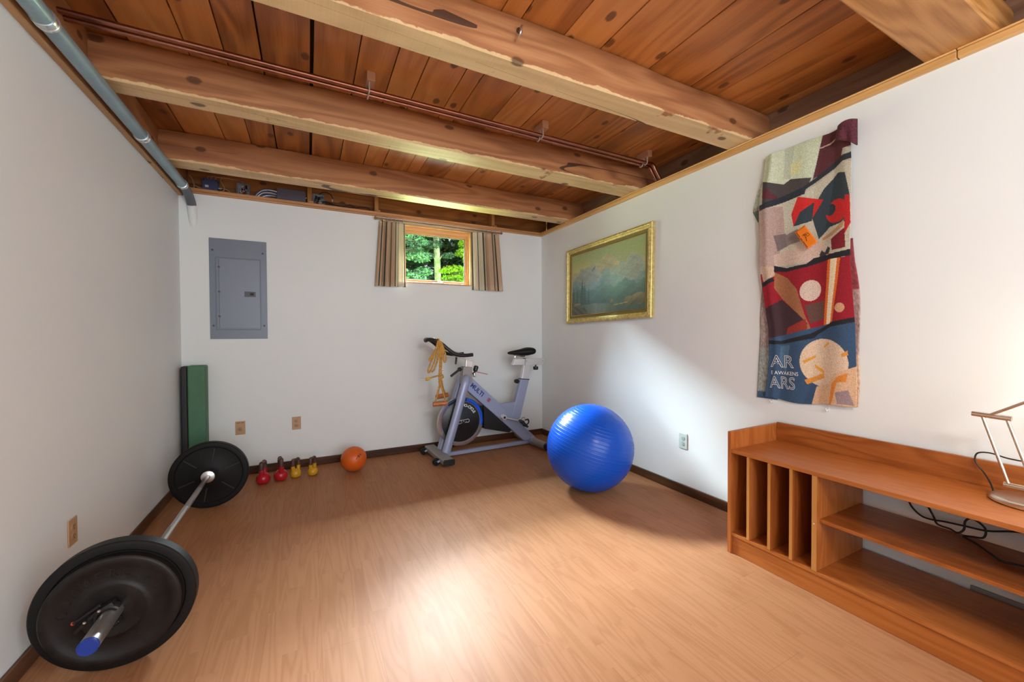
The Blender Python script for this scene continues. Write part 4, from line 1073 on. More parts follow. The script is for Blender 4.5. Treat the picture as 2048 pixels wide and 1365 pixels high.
mb = MB(); mb.bar((bx - .020, cy - .004, AZ + .046), (bx - .088, cy - .004, AZ + .004), .016, .007); lv = mb.build('lever', M['black_plastic'], cl, bevel=.001)
mb = MB(); mb.ball((bx - .089, cy - .006, AZ + .003), .006, 12); lab(mb.build('lever_tip', M['red_plastic'], cl), 'red tip')
for x, z in ((bx - .022, AZ + .030), (bx - .058, AZ + .002)):
    mb = MB(); mb.lathe([(.0045, 0), (.0045, -.003), (.0025, -.003), (.0001, -.002)], (x, cy - .0145, z), 'y', 14); mb.build('rivet', M['steel'], cl)

WORLD, SUN, SKYL, GRASS, REAR, FILL, LAMP, EXPO = 0.8, 4.0, 14500, 560, 70, 62, 6, 0.2
# ------------------------------------------------------------------ exercise bike (own axes: x towards the rear, -y towards the camera)
BTH = math.radians(2.27); BLOC = (1.0185, 3.6975, 0)
bk = thing('exercise_bike', 'lilac grey spin bike with a flywheel by the back wall', 'exercise bike', BLOC, BTH)
def bp(name, mb, mat, parent=None, **k): return mb.build(name, mat, parent or bk, world=False, **k)
# feet
mb = MB(); mb.prism([(.020, .026), (.026, .020), (.118, .020), (.124, .026), (.124, .060), (.116, .068), (.028, .068), (.020, .060)], -.290, .265); ft = bp('front_foot', mb, M['bike_g'], bevel=.004)
for s in (-1, 1):
    y = -.290 if s < 0 else .265
    mb = MB(); mb.prism([(.018, .026), (.026, .017), (.118, .017), (.126, .026), (.126, .062), (.116, .071), (.028, .071), (.018, .062)], y, y + s * .014); bp('foot_cap', mb, M['black_plastic'], ft, bevel=.004)
    mb = MB(); mb.lathe([(.0001, .0005), (.016, .0005), (.016, .008), (.005, .009), (.005, .022)], (.072, s * .25 - .012, 0), 'z', 18); bp('level_foot', mb, M['chrome'], ft)
    yw = s * .19
    mb = MB(); mb.bar((.022, yw, .044), (-.005, yw, .034), .030, .022); bp('wheel_bracket', mb, M['bike'], ft, bevel=.004)
    mb = MB(); mb.lathe([(.010, -.014), (.031, -.014), (.034, -.010), (.034, .010), (.031, .014), (.010, .014)], (-.012, yw, .0345), 'y', 28); bp('transport_wheel', mb, M['black_rubber'], ft)
mb = MB(); mb.tube([(1.105, -.315, .047), (1.105, .30, .047)], .036, 24); rf = bp('rear_foot', mb, M['bike_g'])
for s in (-1, 1):
    y = -.315 if s < 0 else .30
    mb = MB(); mb.tube([(1.105, y - .004 * s, .047), (1.105, y + s * .03, .047)], .039, 24); bp('foot_cap', mb, M['black_plastic'], rf, bevel=.003)
    mb = MB(); mb.lathe([(.0001, .0005), (.016, .0005), (.016, .008), (.005, .009), (.005, .014)], (1.105, y + s * .008, 0), 'z', 18); bp('level_foot', mb, M['chrome'], rf)
mb = MB(); mb.tube([(1.105, -.075, .047), (1.105, .075, .047)], .041, 24); bp('collar', mb, M['bike'], rf, bevel=.002)
mb = MB(); mb.box((.122, -.02, .012), (1.08, .02, .046)); bp('bottom_rail', mb, M['bike'], bevel=.004)
# fork
for y, nm in ((-.068, 0), (.068, 0)):
    mb = MB(); mb.tube(smooth_path([(.125, y, .066), (.20, y, .30), (.262, y, .50), (.318, y * .96, .68), (.345, y * .72, .745), (.355, y * .45, .765)], 5), .041, 22, flat=(1.02, .8)); bp('fork_leg', mb, M['bike'])
mb = MB(); mb.prism([(.302, .70), (.420, .70), (.417, .862), (.322, .872)], -.036, .036); bp('head_tube', mb, M['bike_g'], bevel=.005)
mb = MB(); mb.prism([(.350, .862), (.420, .858), (.428, .926), (.358, .944)], -.024, .024); bp('handlebar_post', mb, M['chrome'], bevel=.004)
mb = MB(); mb.prism([(.238, .972), (.430, .917), (.432, .930), (.240, .985)], -.026, .026); sl = bp('handlebar_slider', mb, M['nickel'], bevel=.002)
mb = MB(); mb.box((.285, -.03, .962), (.345, .03, .992)); hb_c = bp('bar_clamp', mb, M['black_plastic'], sl, bevel=.006)
mb = MB()
half = [(.385, -.115, .990), (.32, -.118, .986), (.245, -.120, .990), (.195, -.118, 1.005), (.135, -.112, 1.050), (.070, -.100, 1.105), (.010, -.075, 1.138), (-.030, -.040, 1.138), (-.040, 0, 1.128)]
full = half + [(x, -y, z) for x, y, z in half[-2::-1]]
mb.tube(smooth_path(full, 6), .0175, 16)
mb.tube([(.30, -.118, .986), (.30, .118, .986)], .0165, 16)
bp('handlebar', mb, M['black_plastic'], angle=60)
mb = MB(); mb.prism([(.16, 1.040), (.22, 1.012), (.27, 1.004), (.27, 1.012), (.23, 1.022), (.165, 1.052)], -.055, .055); bp('handlebar_plate', mb, M['panel_l'], bevel=.004)
# down tube and its lettering
mb = MB(); mb.prism([(.421, .750), (1.150, .078), (1.145, .055), (1.012, .050), (.366, .632), (.372, .75)], -.030, .030); dt = bp('down_tube', mb, M['bike'], bevel=.006)
da = math.atan2(.055 - .746, 1.17 - .421)
def on_down(x0, z0):
    return lambda x, y, h: (x0 + x * math.cos(da) - y * math.sin(da), -.0306 - h, z0 + x * math.sin(da) + y * math.cos(da))
t = text_mb('MULTI', .062, .0004, on_down(.468, .632), bold=.002); lab(bp('lettering', t, M['navy_ink'], dt, smooth=False), 'navy lettering')
mb = MB(); f = on_down(.597, .522)
for k in range(3): mb.add([f(-.020, -.016 + .012 * k, .0006), f(.018, -.016 + .012 * k, .0006), f(.020, -.010 + .012 * k, .0006), f(-.018, -.010 + .012 * k, .0006)], [(0, 1, 2, 3)])
mb.add([f(-.006, -.02, .0005), f(.006, -.02, .0005), f(.006, .02, .0005), f(-.006, .02, .0005)], [(0, 1, 2, 3)])
lab(bp('badge', mb, M['red_mark'], dt, fix=False, solid=.0006), 'small red badge')
# seat tube
mb = MB(); mb.prism([(.980, .714), (1.081, .704), (.968, .300), (.905, .262), (.862, .30), (.904, .457)], -.028, .028); st = bp('seat_tube', mb, M['bike'], bevel=.006)
mb = MB(); mb.prism([(.728, .468), (.912, .476), (.905, .30), (.885, .30)], -.024, .024); bp('gusset', mb, M['bike'], bevel=.003)
mb = MB(); mb.prism([(.990, .70), (1.072, .692), (1.106, .862), (1.024, .870)], -.021, .021); bp('seat_post', mb, M['alu'], bevel=.004)
mb = MB(); mb.prism([(.978, .716), (1.083, .705), (1.081, .697), (.976, .708)], -.030, .030); bp('tube_lip', mb, M['dark'], st)
mb = MB(); mb.prism([(.885, .862), (1.262, .852), (1.290, .921), (.912, .927)], -.023, .023); ss = bp('seat_slider', mb, M['alu'], bevel=.003)
mb = MB(); mb.prism([(1.027, .852), (1.030, .852), (1.037, .930), (1.034, .930)], -.0246, .0246); bp('joint_line', mb, M['dark'], ss)
for x, z in ((1.048, .900), (1.255, .895)):
    mb = MB(); mb.lathe([(.004, -.0232), (.004, -.0248), (.0001, -.0248)], (x, 0, z), 'y', 12); bp('screw', mb, M['latch'], ss)
mb = MB(); mb.cyl((1.18, 0, .855), (1.18, 0, .832), .008); mb.lathe([(.0001, .834), (.026, .834), (.028, .828), (.028, .806), (.024, .800), (.0001, .800)], (1.18, 0, 0), 'z', 20); bp('slider_knob', mb, M['black_plastic'], ss)
# saddle
mb = MB()
sec = [(.832, .010, .993, .984), (.845, .022, 1.002, .974), (.885, .030, 1.012, .970), (.94, .036, 1.020, .966), (.99, .048, 1.028, .962), (1.03, .068, 1.038, .960), (1.07, .088, 1.046, .960), (1.11, .096, 1.046, .964), (1.135, .086, 1.038, .972), (1.147, .055, 1.020, .990)]
K = 16; vs = []
for x, w, zt, zb in sec:
    for k in range(K):
        a = 2 * PI * k / K; cc, s_ = math.cos(a), math.sin(a)
        vs.append((x, w * math.copysign(abs(cc) ** .7, cc), (zt + zb) / 2 + (zt - zb) / 2 * math.copysign(abs(s_) ** .8, s_)))
fs = [(i * K + k, i * K + (k + 1) % K, (i + 1) * K + (k + 1) % K, (i + 1) * K + k) for i in range(len(sec) - 1) for k in range(K)]
fs += [tuple(range(K)), tuple((len(sec) - 1) * K + k for k in range(K))]
mb.add(vs, fs); sd = bp('saddle', mb, M['black_rubber'], angle=80, sub=1)
mb = MB(); mb.box((.990, -.022, .945), (1.035, .022, .975)); bp('saddle_clamp', mb, M['black_plastic'], sd, bevel=.005)
mb = MB(); mb.tube(smooth_path([(.925, 0, .915), (.918, 0, .945), (.932, 0, .966), (.965, 0, .970), (1.005, 0, .960)], 6), .011, 14); bp('saddle_support', mb, M['chrome'], sd)
for y in (-.02, .02):
    mb = MB(); mb.tube(smooth_path([(.90, y * .5, .972), (.96, y, .958), (1.05, y, .958), (1.10, y * 1.6, .968)], 5), .0035, 8); bp('saddle_rail', mb, M['chrome'], sd)
# flywheel
FC = (.303, 0, .3325)
mb = MB(); mb.lathe([(.19, -.012), (.203, -.014), (.234, -.014), (.2375, -.011), (.2375, .011), (.234, .014), (.203, .014), (.19, .012)], FC, 'y', 96); fw = bp('flywheel', mb, M['rimsteel'])
mb = MB(); mb.lathe([(.0001, -.020), (.05, -.020), (.055, -.017), (.11, -.0165), (.115, -.0150), (.194, -.0150), (.200, -.011), (.200, .011), (.19, .015), (.0001, .018)], FC, 'y', 72); bp('hub_cover', mb, M['black_plastic'], fw)
def ring_sector(r0, r1, a0, a1, y, n=60):
    m = MB(); vs = []
    for i in range(n + 1):
        a = math.radians(a0 + (a1 - a0) * i / n)
        for r in (r0, r1): vs.append((FC[0] + r * math.cos(a), y, FC[2] + r * math.sin(a)))
    m.add(vs, [(2 * i, 2 * i + 1, 2 * i + 3, 2 * i + 2) for i in range(n)]); return m
lab(bp('rim_decal', ring_sector(.204, .2335, 74, -14, -.0146), M['decal'], fw, fix=False, solid=.0004), 'bright blue decal on the flywheel rim')
lab(bp('rim_decal', ring_sector(.204, .2335, 128, 74.3, -.0146), M['decal_d'], fw, fix=False, solid=.0004), 'dark blue decal on the flywheel rim')
def fly_text(body, rad, size, a0, step, y, bold=.001):
    m = MB()
    for i, ch in enumerate(body):
        a = math.radians(a0 - step * i); ca, sa = math.cos(a), math.sin(a)
        t = text_mb(ch, size, .0003, lambda x, yy, h: (FC[0] + (rad + yy) * ca + x * sa, y - h, FC[2] + (rad + yy) * sa - x * ca), bold=bold)
        m.add(t.v, t.f)
    return m
lab(bp('lettering', fly_text('EURO-CYCLE', .160, .037, 93, 6.9, -.0156), M['white_ink'], fw, smooth=False), 'white lettering in an arc')
lab(bp('lettering', fly_text('0', .218, .034, 84, 8, -.0152), M['white_ink'], fw, smooth=False), 'white numeral on the rim decal')
mb = MB()      # outlined mark at the hub
for path in ([(-.02, .012), (.075, .018), (.082, .010), (.082, -.006), (.075, -.012), (.050, -.012), (.050, .0)], [(-.03, -.020), (.0, -.016), (.0, .0), (.028, .004), (.028, -.012), (.045, -.012)], [(-.02, .012), (-.028, .0), (-.03, -.020)]):
    mb.tube([(FC[0] + x, -.0206, FC[2] + z) for x, z in path], .0022, 6)
bp('hub_mark', mb, M['white_ink'], fw)
mb = MB(); mb.lathe([(.006, -.0152), (.005, -.0185), (.0001, -.0190)], (FC[0] - .135, 0, FC[2] + .02), 'y', 12); bp('bolt', mb, M['chrome'], fw)
mb = MB(); mb.cyl((FC[0], -.082, FC[2]), (FC[0], .082, FC[2]), .011); bp('axle', mb, M['chrome'], fw)
# chain guard, brake, crank
mb = MB(); mb.prism([(.505, .462), (.560, .462), (.850, .192), (.856, .172), (.838, .158), (.552, .232), (.30, .24), (.24, .40), (.34, .50)], .024, .050); bp('chain_guard', mb, M['black_plastic'], bevel=.005)
mb = MB(); mb.prism([(.548, .470), (.600, .445), (.862, .190), (.856, .168), (.838, .158), (.552, .232)], -.018, .0235); bp('chain_cover', mb, M['black_plastic'], bevel=.004)
mb = MB(); mb.box((.335, -.02, .585), (.385, .02, .608)); mb.cyl((.36, 0, .60), (.37, 0, .70), .006); mb.tube([(.345, -.022, .60), (.352, -.022, .615), (.375, -.022, .618), (.383, -.022, .60), (.365, -.022, .588)], .004, 8); bp('brake_pad', mb, M['gold'], bevel=.002)
cr0 = V((.752, -.060, .335))
mb = MB(); mb.cyl((.752, -.030, .335), (.752, -.060, .335), .030, seg=28); mb.cyl((.752, -.060, .335), (.752, -.078, .335), .027, seg=28); ck = bp('crank', mb, M['alu'], bevel=.003)
mb = MB(); mb.lathe([(.013, -.0783), (.013, -.0795), (.0001, -.0795)], (.752, 0, .335), 'y', 20); bp('crank_bolt', mb, M['dark'], ck)
mb = MB(); mb.bar((.765, -.070, .331), (.925, -.088, .283), .016, .030, up=(0, 1, 0)); mb.v = mb.v; bp('crank_arm', mb, M['alu'], ck, bevel=.006)
mb = MB(); mb.bar((.735, .062, .340), (.580, .080, .395), .016, .030, up=(0, 1, 0)); bp('crank_arm', mb, M['alu'], ck, bevel=.006)
def pedal(c, sgn, tilt):
    R_ = Matrix.Rotation(tilt, 3, 'Y'); c = V(c)
    pr = lambda x, y, z: c + R_ @ V((x, sgn * y, z))
    mb = MB()
    for y in (.022, .098): mb.bar(pr(-.045, y, 0), pr(.045, y, 0), .010, .018, up=R_ @ V((0, 0, 1)))
    for x in (-.042, .042): mb.bar(pr(x, .022, 0), pr(x, .098, 0), .010, .018, up=R_ @ V((0, 0, 1)))
    mb.bar(pr(0, 0, 0), pr(0, .10, 0), .022, .018, up=R_ @ V((0, 0, 1)))
    p_ = bp('pedal', mb, M['black_plastic'], ck, bevel=.002)
    mb = MB(); mb.bar(pr(-.034, .028, .011), pr(-.034, .094, .011), .016, .004, up=R_ @ V((0, 0, 1))); mb.bar(pr(.034, .028, .011), pr(.034, .094, .011), .016, .004, up=R_ @ V((0, 0, 1)))
    mb.tube([pr(-.028, .030, .012), pr(-.04, .034, .034), pr(-.038, .06, .048), pr(-.04, .088, .034), pr(-.028, .092, .012)], .006, 8)
    lab(bp('pedal_plate', mb, M['pedal'], ck), 'pale grey toe cage')
    mb = MB(); mb.tube(smooth_path([pr(.01, .020, -.008), pr(.012, .016, .035), pr(.006, .06, .062), pr(.012, .104, .035), pr(.01, .100, -.008)], 5), .005, 8, flat=(1, 1.8)); bp('pedal_strap', mb, M['black_rubber'], ck)
pedal((.928, -.098, .270), -1, math.radians(48))
pedal((.578, .090, .398), 1, math.radians(48))
mb = MB(); mb.tube(smooth_path([(.985, .04, .44), (1.01, .05, .40), (1.005, .05, .36), (.97, .04, .33)], 5), .008, 8); bp('cable_guard', mb, M['black_rubber'], st)
# knobs and levers
def knob(p, q, r, L, mat, parent):
    p, q = V(p), V(q); d = (q - p).normalized()
    mb = MB(); mb.cyl(p, p + d * .02, .007, seg=14); mb.tube([p + d * .018, p + d * .024, p + d * (.018 + L * .5), p + d * (.018 + L)], [r * .7, r, r, r * .75], 12); return bp('adjust_knob', mb, mat, parent, angle=25)
knob((.972, -.0, .685), (.93, -.01, .690), .024, .042, M['black_plastic'], st)
knob((.325, 0, .842), (.27, -.01, .848), .021, .030, M['black_plastic'], None)
mb = MB(); mb.bar((.292, -.012, .845), (.195, -.02, .782), .020, .022); bp('lock_lever', mb, M['black_plastic'], bevel=.007)
mb = MB(); mb.bar((.262, 0, .966), (.262, 0, .945), .018, .018, up=(1, 0, 0)); mb.bar((.262, 0, .948), (.254, -.004, .896), .022, .016, up=(1, 0, 0)); bp('slider_lever', mb, M['black_plastic'], sl, bevel=.005)
mb = MB(); mb.cyl((.415, 0, .79), (.452, 0, .800), .009); mb.cyl((.452, 0, .80), (.470, 0, .845), .010); mb.tube([(.458, 0, .815), (.462, 0, .826), (.474, 0, .862), (.477, 0, .872)], [.014, .023, .024, .016], 14); rk = bp('resistance_knob', mb, M['black_plastic'], angle=30)
mb = MB(); mb.cyl((.452, 0, .775), (.452, 0, .80), .014); mb.cyl((.44, 0, .772), (.462, 0, .772), .010); bp('resistance_housing', mb, M['steel'], rk)
mb = MB(); mb.bar((.475, -.01, .810), (.590, -.02, .782), .012, .007); lab(bp('brake_lever', mb, M['red_plastic'], rk, bevel=.002), 'red brake lever')

# ------------------------------------------------------------------ rope with wooden handles hung over the handlebar
BMx = Matrix.Translation(V(BLOC)) @ Matrix.Rotation(BTH, 4, 'Z')
def bw(*p): return BMx @ V(p)
rp = thing('pull_rope', 'yellow pull rope with wooden handles hanging on the bike handlebar', 'rope', tuple(bw(.03, -.09, .55)))
R_ = .0072
def rope(pts, r=R_, n=8):
    m = MB(); path = smooth_path([bw(*p) for p in pts], n); m.tube(path, [r * (1 + .12 * math.sin(i * 2.4)) for i in range(len(path))], 10); return m
hbz = 1.122
# hanging coil: loops over the near horn at x ~ .05
segs = [
    [(.060, -.122, 1.085), (.052, -.108, 1.138), (.044, -.085, 1.14), (.02, -.118, 1.06), (-.030, -.128, .985), (-.052, -.128, .955), (-.032, -.130, .965), (.010, -.128, 1.04), (.040, -.116, 1.128)],
    [(.052, -.118, 1.128), (.03, -.125, 1.08), (-.012, -.130, .98), (-.055, -.132, .885), (-.060, -.133, .845), (-.045, -.133, .85), (-.005, -.131, .93), (.035, -.126, 1.05), (.062, -.115, 1.120)],
    [(.062, -.118, 1.118), (.052, -.132, 1.06), (.026, -.136, .96), (-.004, -.137, .87), (-.03, -.138, .848), (-.012, -.138, .86), (.02, -.136, .93), (.055, -.130, 1.04), (.072, -.116, 1.112)],
    [(.072, -.120, 1.108), (.095, -.126, 1.04), (.112, -.128, .97), (.098, -.130, .93), (.085, -.130, .97), (.082, -.128, 1.05), (.066, -.114, 1.122)],
    [(.058, -.121, 1.120), (.056, -.130, 1.02), (.048, -.134, .90), (.040, -.136, .80), (.044, -.138, .755)],
    [(.070, -.121, 1.112), (.070, -.128, 1.0), (.064, -.132, .90), (.058, -.136, .80), (.06, -.138, .755)],
    [(-.050, -.132, .788), (-.01, -.136, .800), (.03, -.142, .808), (.066, -.144, .815), (.078, -.138, .79), (.058, -.130, .78), (.036, -.140, .775)],
    [(.044, -.138, .78), (.046, -.146, .752), (.066, -.142, .745), (.062, -.132, .77), (.042, -.134, .762), (.040, -.144, .735)],
]
mb = MB()
for s_ in segs: m_ = rope(s_); mb.add(m_.v, m_.f)
mb.build('rope_coil', M['rope'], rp, angle=80)
def handle(c0, c1, apex):
    mb = MB(); m_ = rope([apex, (c0[0] * .6 + apex[0] * .4, c0[1], c0[2] * .6 + apex[2] * .4), (c0[0] + .004, c0[1], c0[2] + .01), c0]); mb.add(m_.v, m_.f)
    m_ = rope([apex, (c1[0] * .6 + apex[0] * .4, c1[1], c1[2] * .6 + apex[2] * .4), (c1[0] - .004, c1[1], c1[2] + .01), c1]); mb.add(m_.v, m_.f)
    lp_ = mb.build('rope_loop', M['rope'], rp, angle=80)
    a, b = bw(*c0), bw(*c1); d = (b - a).normalized()
    m = MB(); m.tube([a - d * .018, a - d * .015, a, a * .5 + b * .5, b, b + d * .015, b + d * .018], [.017, .022, .0225, .0235, .0225, .022, .017], 18); m.build('wooden_handle', M['handlewood'], lp_, angle=50)
handle((-.008, -.150, .552), (.092, -.165, .556), (.046, -.142, .745))
handle((.048, -.075, .604), (.135, -.060, .612), (.066, -.130, .760))
mb = MB(); m_ = MB(); m_.tube([bw(-.050, -.132, .788), bw(-.075, -.130, .782), bw(-.085, -.130, .780)], [.014, .018, .012], 12); lab(m_.build('rope_clip', M['yellow_plastic'], rp), 'yellow plastic clip')
m_ = MB(); m_.cyl(bw(-.085, -.130, .780), bw(-.128, -.128, .775), .0045); m_.cyl(bw(.062, -.135, .862), bw(.084, -.142, .858), .006); lab(m_.build('metal_hook', M['steel'], rp), 'small metal hook')

# ------------------------------------------------------------------ conduit under the girder
cx, cz, cr = -.829, 2.320, .0315
cd_ = thing('conduit_pipe', 'grey conduit pipe running under the girder along the left wall', 'pipe', (cx, 2.0, cz))
mb = MB(); mb.cyl((cx, YF, cz), (cx, 2.045, cz), cr * 1.03, seg=32); mb.cyl((cx, 2.045, cz), (cx, 3.78, cz), cr, seg=32); mb.build('tube', M['conduit'], cd_)
mb = MB(); mb.tube(smooth_path([(cx, 3.775, cz), (cx, 3.86, cz - .004), (cx + .003, 3.945, cz - .026), (cx + .006, 4.000, cz - .062), (cx + .008, 4.024, cz - .095)], 8), cr * .98, 32); lab(mb.build('elbow', plain('dark_elbow', (.135, .15, .165), .42, .4), cd_), 'darker elbow bending down to the wall')
for y in (2.045, 2.976, 3.785):
    mb = MB(); mb.lathe([(cr, -.020), (cr * 1.16, -.019), (cr * 1.18, -.010), (cr * 1.10, -.008), (cr * 1.10, .008), (cr * 1.18, .010), (cr * 1.16, .019), (cr, .020)], (cx, y, cz), 'y', 32); lab(mb.build('coupling', M['coupling'], cd_), 'bright metal coupling')
mb = MB(); mb.tube([(cx + .008, 4.022, cz - .090), (cx + .009, 4.038, cz - .14), (cx + .010, 4.054, cz - .20), (cx + .010, 4.080, cz - .28)], [cr * 1.02, cr * 1.02, cr, cr * .95], 28); lab(mb.build('painted_tube', M['wall'], cd_), 'white painted lower end sinking into the wall')

# ------------------------------------------------------------------ copper pipes and hangers
for y, lb in ((2.262, 'copper pipe of the ceiling pair, on the camera side'), (2.308, 'copper pipe of the ceiling pair, on the window side')):
    off = .0 if y < 2.3 else .012
    c = thing('copper_pipe', lb, 'pipe', (0, y, 2.49), group='copper pipes under the ceiling')
    mb = MB(); mb.cyl((-.879, y, 2.49), (2.36 + off, y, 2.49), .0112, seg=20); mb.build('tube', M['copper'], c)
    mb = MB(); mb.tube(smooth_path([(2.345 + off, y, 2.49), (2.372 + off, y, 2.489), (2.392 + off, y, 2.474), (2.402 + off, y, 2.455)], 6), .0138, 20); mb.build('elbow', M['copper'], c)
    mb = MB(); mb.tube([(2.400 + off, y, 2.460), (2.462 + off, y, 2.384), (2.50 + off, y, 2.34)], .0112, 20); mb.build('drop_tube', M['copper'], c)
    mb = MB(); mb.cyl((1.455 + off * 3, y, 2.49), (1.495 + off * 3, y, 2.49), .0130, seg=20); mb.build('coupling', M['copper'], c)
for x, lb in ((.302, 'pipe hanger over the copper pipes, farther from the right wall'), (1.381, 'pipe hanger halfway to the right wall on the copper pipes'), (2.305, 'pipe hanger by the right wall at the copper elbows')):
    h = thing('pipe_hanger', lb, 'pipe hanger', (x, 2.285, 2.5), group='hangers on the copper pipes')
    mb = MB(); mb.box((x - .014, 2.225, ZC - .050), (x + .030, 2.345, ZC - .0005)); mb.build('wood_block', M['hang_block'], h, bevel=.003)
    mb = MB()
    for y in (2.262, 2.308):
        mb.tube([(x, y - .016, ZC - .05), (x, y - .016, 2.486), (x, y - .010, 2.476), (x, y, 2.474), (x, y + .010, 2.476), (x, y + .016, 2.486), (x, y + .016, ZC - .05)], .0035, 8, flat=(1, 1.6))
    mb.build('clip', M['clip'], h)
# screw hook in the beam
hk = thing('screw_hook', 'metal screw hook in the face of the timber beam overhead', 'hook', (.835, 1.54, 2.50))
mb = MB(); hp = V((.835, 1.552, 2.508))
mb.tube(smooth_path([hp + V((0, .03, 0)), hp, hp + V((-.004, -.022, .0)), hp + V((-.012, -.045, -.012)), hp + V((-.018, -.045, -.042)), hp + V((-.020, -.026, -.056)), hp + V((-.022, -.010, -.052))], 6), .0042, 10); mb.build('hook', M['steel'], hk)
mb = MB(); mb.lathe([(.0001, -.001), (.013, -.001), (.013, .002), (.0001, .002)], hp + V((0, -.002, 0)), 'y', 20); mb.build('hook_plate', M['kb_handle'], hk)

# ------------------------------------------------------------------ electrical boxes on the back ledge
LZ0 = HT + .0145
b1 = thing('junction_box', 'blue grey closed junction box on the back ledge near the corner', 'junction box', (-.71, 4.13, LZ0))
mb = MB(); mb.box((-.768, 4.098, LZ0 + .014), (-.660, 4.150, 2.487)); mb.build('box', M['box_blue'], b1, bevel=.004)
mb = MB(); mb.box((-.766, 4.094, LZ0 + .016), (-.662, 4.0975, 2.485)); cv = mb.build('cover', M['box_blue'], b1, bevel=.002)
mb = MB(); mb.box((-.747, 4.0925, 2.413), (-.723, 4.0938, 2.431)); mb.build('sticker', M['white_plastic'], cv)
mb = MB()
for x in (-.755, -.672): mb.lathe([(.005, 4.0938), (.004, 4.091), (.0001, 4.090)], (x, 0, 2.474), 'y', 12)
mb.build('screw', M['dark'], cv)
for pts in ([(-.735, 4.13, 2.487), (-.733, 4.135, 2.51), (-.72, 4.15, 2.518), (-.70, 4.17, 2.515)], [(-.712, 4.13, 2.487), (-.712, 4.13, 2.512), (-.69, 4.14, 2.523), (-.64, 4.16, 2.52)],
            [(-.682, 4.13, 2.487), (-.68, 4.13, 2.51), (-.655, 4.14, 2.522), (-.60, 4.15, 2.527), (-.52, 4.16, 2.525), (-.495, 4.14, 2.512), (-.492, 4.13, 2.496)],
            [(-.648, 4.14, 2.52), (-.646, 4.12, 2.49), (-.632, 4.11, 2.462), (-.617, 4.105, 2.425), (-.63, 4.10, 2.39), (-.66, 4.10, 2.365)], [(-.660, 4.125, 2.425), (-.625, 4.12, 2.425), (-.59, 4.12, 2.41), (-.572, 4.12, 2.365)],
            [(-.768, 4.12, 2.405), (-.80, 4.12, 2.412), (-.83, 4.13, 2.43)], [(-.855, 4.13, 2.50), (-.835, 4.12, 2.47), (-.824, 4.115, 2.42), (-.824, 4.115, 2.365)]):
    mb = MB(); mb.tube(smooth_path(pts, 6), .0048, 8); lab(mb.build('cable', M['romex'], b1), 'pale tan cable')
mb = MB(); mb.cyl((-.660, 4.125, 2.425), (-.640, 4.125, 2.425), .011, seg=12); mb.build('cable_clamp', M['box_zinc'], b1)
def open_box(name, label, x0, x1, z0, z1, y0, y1, mat, seed, nw):
    r = thing(name, label, 'junction box', ((x0 + x1) / 2, y1, z0))
    mb = MB(); t = .003
    mb.box((x0, y1 - t, z0), (x1, y1, z1)); mb.box((x0, y0, z0), (x0 + t, y1 - t, z1)); mb.box((x1 - t, y0, z0), (x1, y1 - t, z1)); mb.box((x0 + t, y0, z0), (x1 - t, y1 - t, z0 + t)); mb.box((x0 + t, y0, z1 - t), (x1 - t, y1 - t, z1))
    mb.build('box', mat, r, bevel=.001)
    q = random.Random(seed); cols = ['cable', 'white_plastic', 'red_plastic', 'cable', 'panel_l', 'white_plastic']
    for k in range(nw):
        a = V((q.uniform(x0 + .015, x1 - .015), y1 - .008, q.uniform(z0 + .01, z1 - .01))); b = V((q.uniform(x0 + .012, x1 - .012), y0 - .004, q.uniform(z0 + .02, z1 - .012))); c = V((q.uniform(x0 + .012, x1 - .012), y1 - .012, q.uniform(z0 + .01, z1 - .01)))
        m = MB(); m.tube(smooth_path([a, (a + b) / 2 + V((.008, 0, .006)), b, (b + c) / 2 + V((-.008, 0, -.006)), c], 5), .0032, 7); m.build('wire', M[cols[k % 6]], r)
    return r
open_box('junction_box', 'open metal box full of red and white wires on the back ledge', -.532, -.438, LZ0 + .02, 2.486, 4.10, 4.145, M['box_zinc'], 3, 11)
o2 = open_box('junction_box', 'open metal box with looping black wires beside the stud block', .045, .150, LZ0 + .002, 2.496, 4.135, 4.165, M['box_zinc'], 8, 7)
for pts in ([(.105, 4.13, 2.47), (.10, 4.11, 2.44), (.085, 4.10, 2.41), (.10, 4.095, 2.385), (.14, 4.10, 2.375)], [(.10, 4.14, 2.495), (.14, 4.12, 2.517), (.19, 4.12, 2.51), (.215, 4.12, 2.475), (.214, 4.12, 2.44)],
            [(.12, 4.12, 2.43), (.17, 4.11, 2.425), (.24, 4.10, 2.405), (.33, 4.10, 2.398), (.42, 4.10, 2.408), (.485, 4.10, 2.422), (.53, 4.10, 2.418), (.552, 4.10, 2.392)],
            [(.13, 4.12, 2.42), (.20, 4.12, 2.415), (.30, 4.11, 2.405), (.34, 4.11, 2.418), (.37, 4.11, 2.43), (.41, 4.12, 2.415)]):
    mb = MB(); mb.tube(smooth_path(pts, 7), .0042, 8); lab(mb.build('loose_wire', M['cable'], o2), 'black loose wire')
mb = MB(); mb.cyl((.112, 4.10, 2.455), (.135, 4.10, 2.462), .009); mb.build('wire_nut', M['box_blue'], o2)
mb = MB(); mb.cyl((.214, 4.12, 2.462), (.214, 4.12, 2.438), .0055); lab(mb.build('wire_nut', M['white_plastic'], o2), 'white wire nut')
b3 = thing('junction_box', 'long grey metal box lying on the back ledge', 'junction box', (-.115, 4.12, LZ0))
mb = MB(); mb.box((-.232, 4.096, 2.397), (-.012, 4.150, 2.490)); mb.build('box', M['box_grey'], b3, bevel=.004)
mb = MB(); mb.box((-.235, 4.091, 2.396), (-.010, 4.0955, 2.491)); mb.build('lid', M['box_grey'], b3, bevel=.002)
mb = MB(); mb.box((-.22, 4.10, LZ0), (-.02, 4.145, 2.3965)); mb.build('standoff', M['dark'], b3)
